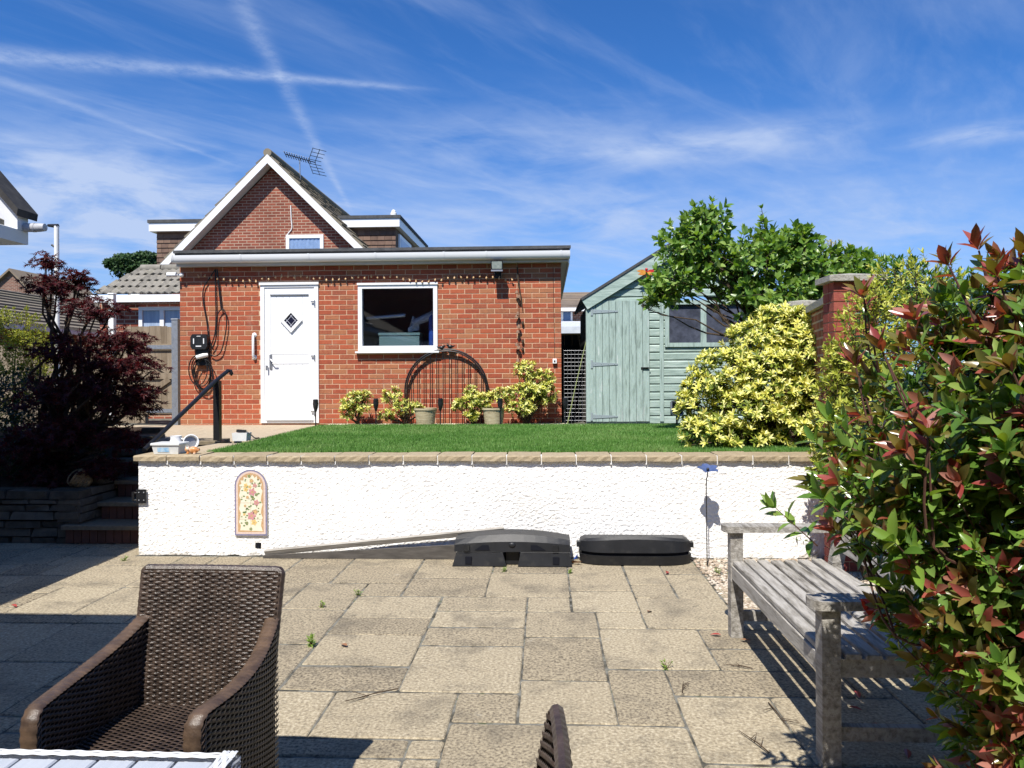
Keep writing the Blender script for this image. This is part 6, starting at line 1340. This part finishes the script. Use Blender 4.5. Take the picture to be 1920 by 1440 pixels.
def lobe(mb, ins, z0, z1, ins2):
    n = 24; o1, o2 = [], []
    for k in range(n+1):
        u = k/n*2-1; x = cx_+u*(w_/2-ins); x2 = cx_+u*(w_/2-ins2); f_ = (1-abs(u)**5)
        o1.append((x, yf2+.10-(.10-ins)*f_, z0)); o2.append((x2, yf2+.10-(.10-ins2)*f_, z1+ (.03*(1-u*u) if z1 > .17 else 0)))
    bk_ = [(cx_+(w_/2-ins), yf2+.24, z0), (cx_-(w_/2-ins), yf2+.24, z0)]; bk2 = [(cx_+(w_/2-ins2), yf2+.24, z1), (cx_-(w_/2-ins2), yf2+.24, z1)]
    A_ = o1+bk_; B_ = o2+bk2; m_ = len(A_); mb.add(A_+B_, [(k, (k+1) % m_, (k+1) % m_+m_, k+m_) for k in range(m_)]+[tuple(range(m_, 2*m_)), tuple(range(m_-1,-1,-1))])
t = MB(); lobe(t, .012, .003, .075, 0); t.build('lower_segment', m_blackp, br, smooth=True); t = MB(); lobe(t, .022, .0755, .100, .022); t.build('groove', m_dark, br, smooth=True); t = MB(); lobe(t, .0, .101, .175, .012); t.build('upper_segment', m_blackp, br, smooth=True); t = MB(); lobe(t, .0125, .1755, .195, .05); t.build('top', m_blackp, br, smooth=True)
for s_ in (-1, 1): MB().box(cx_+s_*(w_/2+.004)-.014, cx_+s_*(w_/2+.004)+.014, yf2+.10, yf2+.16, .125, .165).build('handle_lug', m_blackp, br)
# timber boards leaning along the wall foot
m_old = mat('old_grey_board', [(.20,.185,.16),(.32,.30,.27),(.40,.385,.35)], .9, 4, bump=.5, bscale=9, stretch=(1,8,8))
a, b = PY(497, 1036, 6.06), PY(945, 993, 6.07); t = MB(); t.bar(a, b, .025, .045, (0,-.5,1)); single('timber_batten', t, m_old, 'long grey timber batten sloping up along the foot of the white wall', 'batten', tuple(a))
a, b = PZ(500, 1042, .0), PZ(858, 1042, .0); t = MB(); t.add([(a.x,6.03,0),(b.x,6.03,0),(b.x,6.03,.115),(a.x,6.03,.02),(a.x,6.055,0),(b.x,6.055,0),(b.x,6.055,.115),(a.x,6.055,.02)], [(3,2,1,0),(4,5,6,7),(0,1,5,4),(1,2,6,5),(2,3,7,6),(3,0,4,7)]); single('timber_plank', t, mat('shaded_face_board', [(.05,.045,.04),(.11,.10,.09)], .9, 6, stretch=(1,6,6)), 'tapering plank with shade painted into its colour, standing against the foot of the white wall', 'plank', (a.x,6.03,0))  # dark board colour paints in the shaded face below the lit batten
# blue flower stake, red stake ornament
m_blue = mat('blue_enamel', [(.05,.08,.19),(.085,.12,.25)], .35, 25)
c = PZ(1326, 1062, 0); top = PY(1327, 882, c.y+.02); fs_ = thing('flower_stake', 'blue metal flower on a thin stake in front of the white wall', 'garden ornament', (c.x, c.y, -.01)); t = MB(); t.tube(smooth_path([Vector((c.x,c.y,-.02)), Vector((c.x-.003,c.y,.4)), Vector((c.x-.004,c.y,.65)), Vector((top.x-.004,top.y,top.z-.05)), Vector(top)]), .0042, 6); t.build('stem', m_black, fs_)
for k in range(5):
    a_ = k*2*math.pi/5+.5; t = MB(); n = 8; pts = []; tl_ = Matrix.Rotation(R(18), 3, 'X'); d = tl_ @ Vector((math.cos(a_), math.sin(a_), .10)).normalized(); sd_ = tl_ @ Vector((-math.sin(a_), math.cos(a_), 0))
    for i in range(n+1): u = i/n; hw = .034*math.sin(math.pi*min(1,u*.92+.06))**.7; cpt = Vector(top)+d*(.085*u)+Vector((0,-.02*u,.02*math.sin(u*2)-.01)); pts += [cpt-sd_*hw+Vector((0,0,.006)), cpt, cpt+sd_*hw+Vector((0,0,.006))]
    t.add(pts, [(i*3+j, i*3+3+j, i*3+4+j, i*3+1+j) for i in range(n) for j in range(2)]); t.build('petal', m_blue, fs_, smooth=True)
MB().sphere(top+Vector((0,-.005,.01)), .012, 10, 6).build('flower_centre', m_black, fs_, smooth=True)
p = PZ(1488, 1045, 0); top = PY(1497, 958, p.y); rs = thing('red_stake_ornament', 'small red metal flower on a dark stake behind the bench arm', 'garden ornament', (p.x, p.y, -.01)); t = MB(); t.tube([(p.x,p.y,-.02), top-Vector((0,0,.05)), top], .004, 5); t.build('stem', m_black, rs)
for k in range(4): a_ = k*math.pi/2+.3; d = Vector((math.cos(a_), .3*math.sin(a_), .35*math.sin(a_)+.1)); t = MB(); sd_ = Vector((0,.4,.9)); t.add([top, top+d*.03+sd_*.012, top+d*.06, top+d*.03-sd_*.012], [(0,1,2,3)]); t.build('petal', m_red, rs)
# things on the wall's left corner and terrace
m_tubp = mat('white_tub_plastic', [(.62,.64,.64),(.72,.73,.72)], .3, 8); 
a, b = PY(293, 855, 6.24), PY(343, 855, 6.24); cx_ = (a.x+b.x)/2; z0 = ZT+.004; tu = thing('plastic_tub', 'white rectangular plastic tub with lid on the wall corner', 'tub', (cx_, 6.24, z0)); t = MB(); w_ = (b.x-a.x)/2
t.add([(cx_-w_+.012,6.18,z0),(cx_+w_-.012,6.18,z0),(cx_+w_-.012,6.32,z0),(cx_-w_+.012,6.32,z0),(cx_-w_,6.165,z0+.075),(cx_+w_,6.165,z0+.075),(cx_+w_,6.335,z0+.075),(cx_-w_,6.335,z0+.075)], [(0,3,2,1),(4,5,6,7),(0,1,5,4),(1,2,6,5),(2,3,7,6),(3,0,4,7)]); t.build('tub_body', m_tubp, tu)
MB().cbox(cx_-w_-.008, cx_+w_+.008, 6.157, 6.343, z0+.076, z0+.094, .005).build('lid', m_tubp, tu); t = MB(); t.add([(cx_-.07,6.1735,z0+.018),(cx_+.03,6.1735,z0+.018),(cx_+.03,6.168,z0+.055),(cx_-.07,6.168,z0+.055)], [(0,1,2,3)]); t.build('blue_label', mat('blue_label', [(.12,.35,.62),(.55,.68,.78)], .4, 30), tu)
c = PY(330, 832, 6.48); jg = thing('white_jug', 'white ceramic jug behind the plastic tub', 'jug', (c.x, 6.48, tz(6.5))); jz = tz(6.5)
MB().lathe([(.04,0),(.058,.01),(.062,.05),(.055,.09),(.045,.12),(.050,.145),(.045,.145),(.040,.12),(.048,.08)], (c.x,6.48,jz), 18).build('jug_body', m_white, jg, smooth=True); t = MB(); t.tube([Vector((c.x+.05+.035*math.sin(a_), 6.48, jz+.075+.045*math.cos(a_))) for a_ in [math.pi*k/10 for k in range(11)]], .008, 7); t.build('handle', m_white, jg, smooth=True)
c = PY(357, 829, 6.42); rg = thing('white_ring_pot', 'small white round pot lying on its side beside the jug', 'pot', (c.x, 6.42, c.z-.06)); ax = Vector((.5,-.8,.15)).normalized()
MB().lathe([(.045,-.05),(.058,-.02),(.064,.03),(.066,.045),(.058,.046),(.052,.02),(.04,-.035)], c, 18, axis=ax).build('pot_body', m_white, rg, smooth=True)
t = MB(); t.lathe([(.050,-.01),(.050,.012),(.01,.014)], c, 14, axis=ax); t.build('pot_inside', m_galv, rg)
c = PY(360, 850, 6.20); z0 = ZT+.003; og = thing('ginger_cat_ornament', 'ginger and white crouching animal ornament on the coping', 'ornament', (c.x, 6.2, z0)); m_gin = mat('ginger_glaze', [(.45,.17,.05),(.55,.26,.10),(.74,.66,.56)], .35, 16, lo=.35, hi=.65)
t = MB(); t.sphere((c.x+.012,6.2,z0+.034), .032, 14, 9, (1.45,.9,.95)); t.sphere((c.x-.032,6.185,z0+.040), .022, 12, 8); t.tube([(c.x-.04,6.185,z0+.05),(c.x-.045,6.18,z0+.070)], [.009,.002], 6); t.tube([(c.x-.022,6.185,z0+.052),(c.x-.018,6.18,z0+.072)], [.009,.002], 6)
for sx in (-.022, .036): t.tube([(c.x+sx,6.18,z0+.02),(c.x+sx-.004,6.172,z0+.002)], [.011,.010], 7)
t.tube([(c.x+.05,6.2,z0+.03),(c.x+.068,6.19,z0+.035),(c.x+.07,6.18,z0+.055)], [.009,.008,.004], 6); t.build('body', m_gin, og, smooth=True)
c = PZ(449, 827, tz(7.3)); eb = thing('cable_box', 'small white cable box with a black adapter on the lawn edge', 'cable box', tuple(c)); cw = .08
t = MB(); t.add([(c.x-cw+.008,c.y,c.z),(c.x+cw-.008,c.y,c.z),(c.x+cw-.008,c.y+.12,c.z),(c.x-cw+.008,c.y+.12,c.z),(c.x-cw,c.y-.005,c.z+.085),(c.x+cw,c.y-.005,c.z+.085),(c.x+cw,c.y+.125,c.z+.085),(c.x-cw,c.y+.125,c.z+.085)], [(0,3,2,1),(4,5,6,7),(0,1,5,4),(1,2,6,5),(2,3,7,6),(3,0,4,7)]); t.build('box', m_tubp, eb); t = MB(); t.bar((c.x-.045,c.y+.05,c.z+.105), (c.x+.045,c.y+.05,c.z+.098), .05, .028); t.build('adapter', m_blackp, eb); t = MB(); t.tube(smooth_path([Vector((c.x+.045,c.y+.05,c.z+.1)), Vector((c.x+.10,c.y+.04,c.z+.07)), Vector((c.x+.16,c.y+.02,c.z+.03)), Vector((c.x+.21,c.y,c.z+.034))]), .007, 6); t.build('cable', m_rubber, eb)
# litter between the weights, fallen leaves, twigs, weeds
def crumple(name, px, py, s, m_, label, seed):
    p = PZ(px, py, 0); rr = random.Random(seed); t = MB(); n = 8; vs = [(p.x+rr.uniform(-1,1)*s, p.y+rr.uniform(-.6,.6)*s, .004+abs(rr.gauss(0,1))*s*.5) for _ in range(n)]; t.add(vs, [(i, (i+2) % n, (i+5) % n) for i in range(n)]+[(i, (i+1) % n, (i+3) % n) for i in range(n)]); return single(name, t, m_, label, 'litter', (p.x, p.y, 0))
crumple('red_scrap', 957, 1057, .035, m_red, 'crumpled red scrap in the slot of the left parasol weight', 1); crumple('blue_scrap', 1077, 1050, .03, mat('blue_scrap', (.05,.15,.6), .4), 'crumpled blue scrap between the two parasol weights', 2)
crumple('dry_leaf_litter', 1080, 1058, .05, mat('dry_leaf', [(.22,.10,.05),(.34,.20,.10)], .8, 30), 'heap of dry leaves between the two parasol weights', 3)
m_dl = [mat('fallen_red', (.30,.05,.04), .5), mat('fallen_brown', (.25,.12,.06), .7)]; fv, ff = leaf_fine(.22,.08,.1)
spots = [(1352,1194,0,'curled red fallen leaf nearest the bench\'s far leg'),(1388,1203,1,'flat brown fallen leaf just right of the bench\'s far leg'),(22,1137,0,'red fallen leaf at the far left of the sunlit paving'),(1250,1078,0,'red fallen leaf on the joint near the right parasol weight'),(1590,1330,0,'red fallen leaf under the bench near its front leg'),(1640,1360,1,'brown fallen leaf under the near end of the bench'),(1700,1410,0,'red fallen leaf by the lower stretcher of the bench'),(1560,1250,1,'brown fallen leaf in the striped shadow of the bench'),(1475,1180,1,'small brown fallen leaf under the bench seat'),(1605,1300,0,'bright red fallen leaf in the bench shadow'),(650,1215,1,'tiny brown leaf on the paving right of the rattan chair'),(1215,1150,1,'tiny brown leaf on the paving in the middle right')]
for k, (px, py, mi, lb) in enumerate(spots):
    p = PZ(px, py, 0); o = bpy.data.objects.new('fallen_leaf', bpy.data.meshes.new('fallen_leaf')); o.data.from_pydata(fv.tolist(), [], ff.tolist()); o.data.materials.append(m_dl[mi]); COL.objects.link(o); o.location = (p.x, p.y, .012); o.rotation_euler = (rnd.uniform(-.2,.2), rnd.uniform(-.2,.3), rnd.random()*6); o.scale = (.06,)*3; tag(o, lb, 'leaf', 'fallen leaves on the patio')
for k, (px, py, s, lb) in enumerate([(710,1300,.16,'branched dead twig on the paving right of the rattan chair'),(1455,1335,.16,'forked dead twig on the paving left of the bench'),(1420,1395,.12,'short dead twig on the paving by the bottom edge'),(1280,1290,.08,'tiny twig on the joint in the middle right'),(1390,1250,.09,'thin curved twig beside the bench shadow')]):
    p = PZ(px, py, .006); rr = random.Random(k+5); t = MB(); a_ = rr.random()*6; d = Vector((math.cos(a_), math.sin(a_), 0)); p1 = p+d*s; t.tube([p-d*s*.6, p+Vector((0,0,.005)), p1], [.003,.0028,.0012], 5)
    for j in range(3): q = p+d*s*rr.uniform(-.3,.5); e = Vector((math.cos(a_+rr.choice([-1,1])*.8), math.sin(a_+rr.choice([-1,1])*.8), .15)); t.tube([q, q+e*s*.5], [.002,.001], 4)
    single('dead_twig', t, m_bark, lb, 'twig', tuple(p), 'dead twigs on the patio')
m_weed = leafmat('weed', [(.16,.28,.04),(.26,.38,.07),(.12,.22,.03)], .5, .3)
for k, (px, py, lb) in enumerate([(585,1212,'largest weed tuft in the joint right of the rattan chair'),(672,1116,'weed tuft in the joint above the middle slabs'),(601,1140,'faint weed tuft near the top of the rattan chair'),(945,1072,'weed tuft below the red scrap'),(1068,1075,'weed tuft under the right end of the left parasol weight'),(1250,1254,'weed tuft in the joint left of the bench'),(232,1052,'moss tuft at the left foot of the white wall'),(1345,1075,'weed patch at the pebble edge by the flower stake'),(1370,1080,'low weed patch by the bench\'s far leg')]):
    p = PZ(px, py, -.004); tuft('paving_weed', lb, 'weed', tuple(p), 5 if k else 7, .022 if k else .03, 200+k, [m_weed], .035 if k else .05, 'weeds in the paving joints')
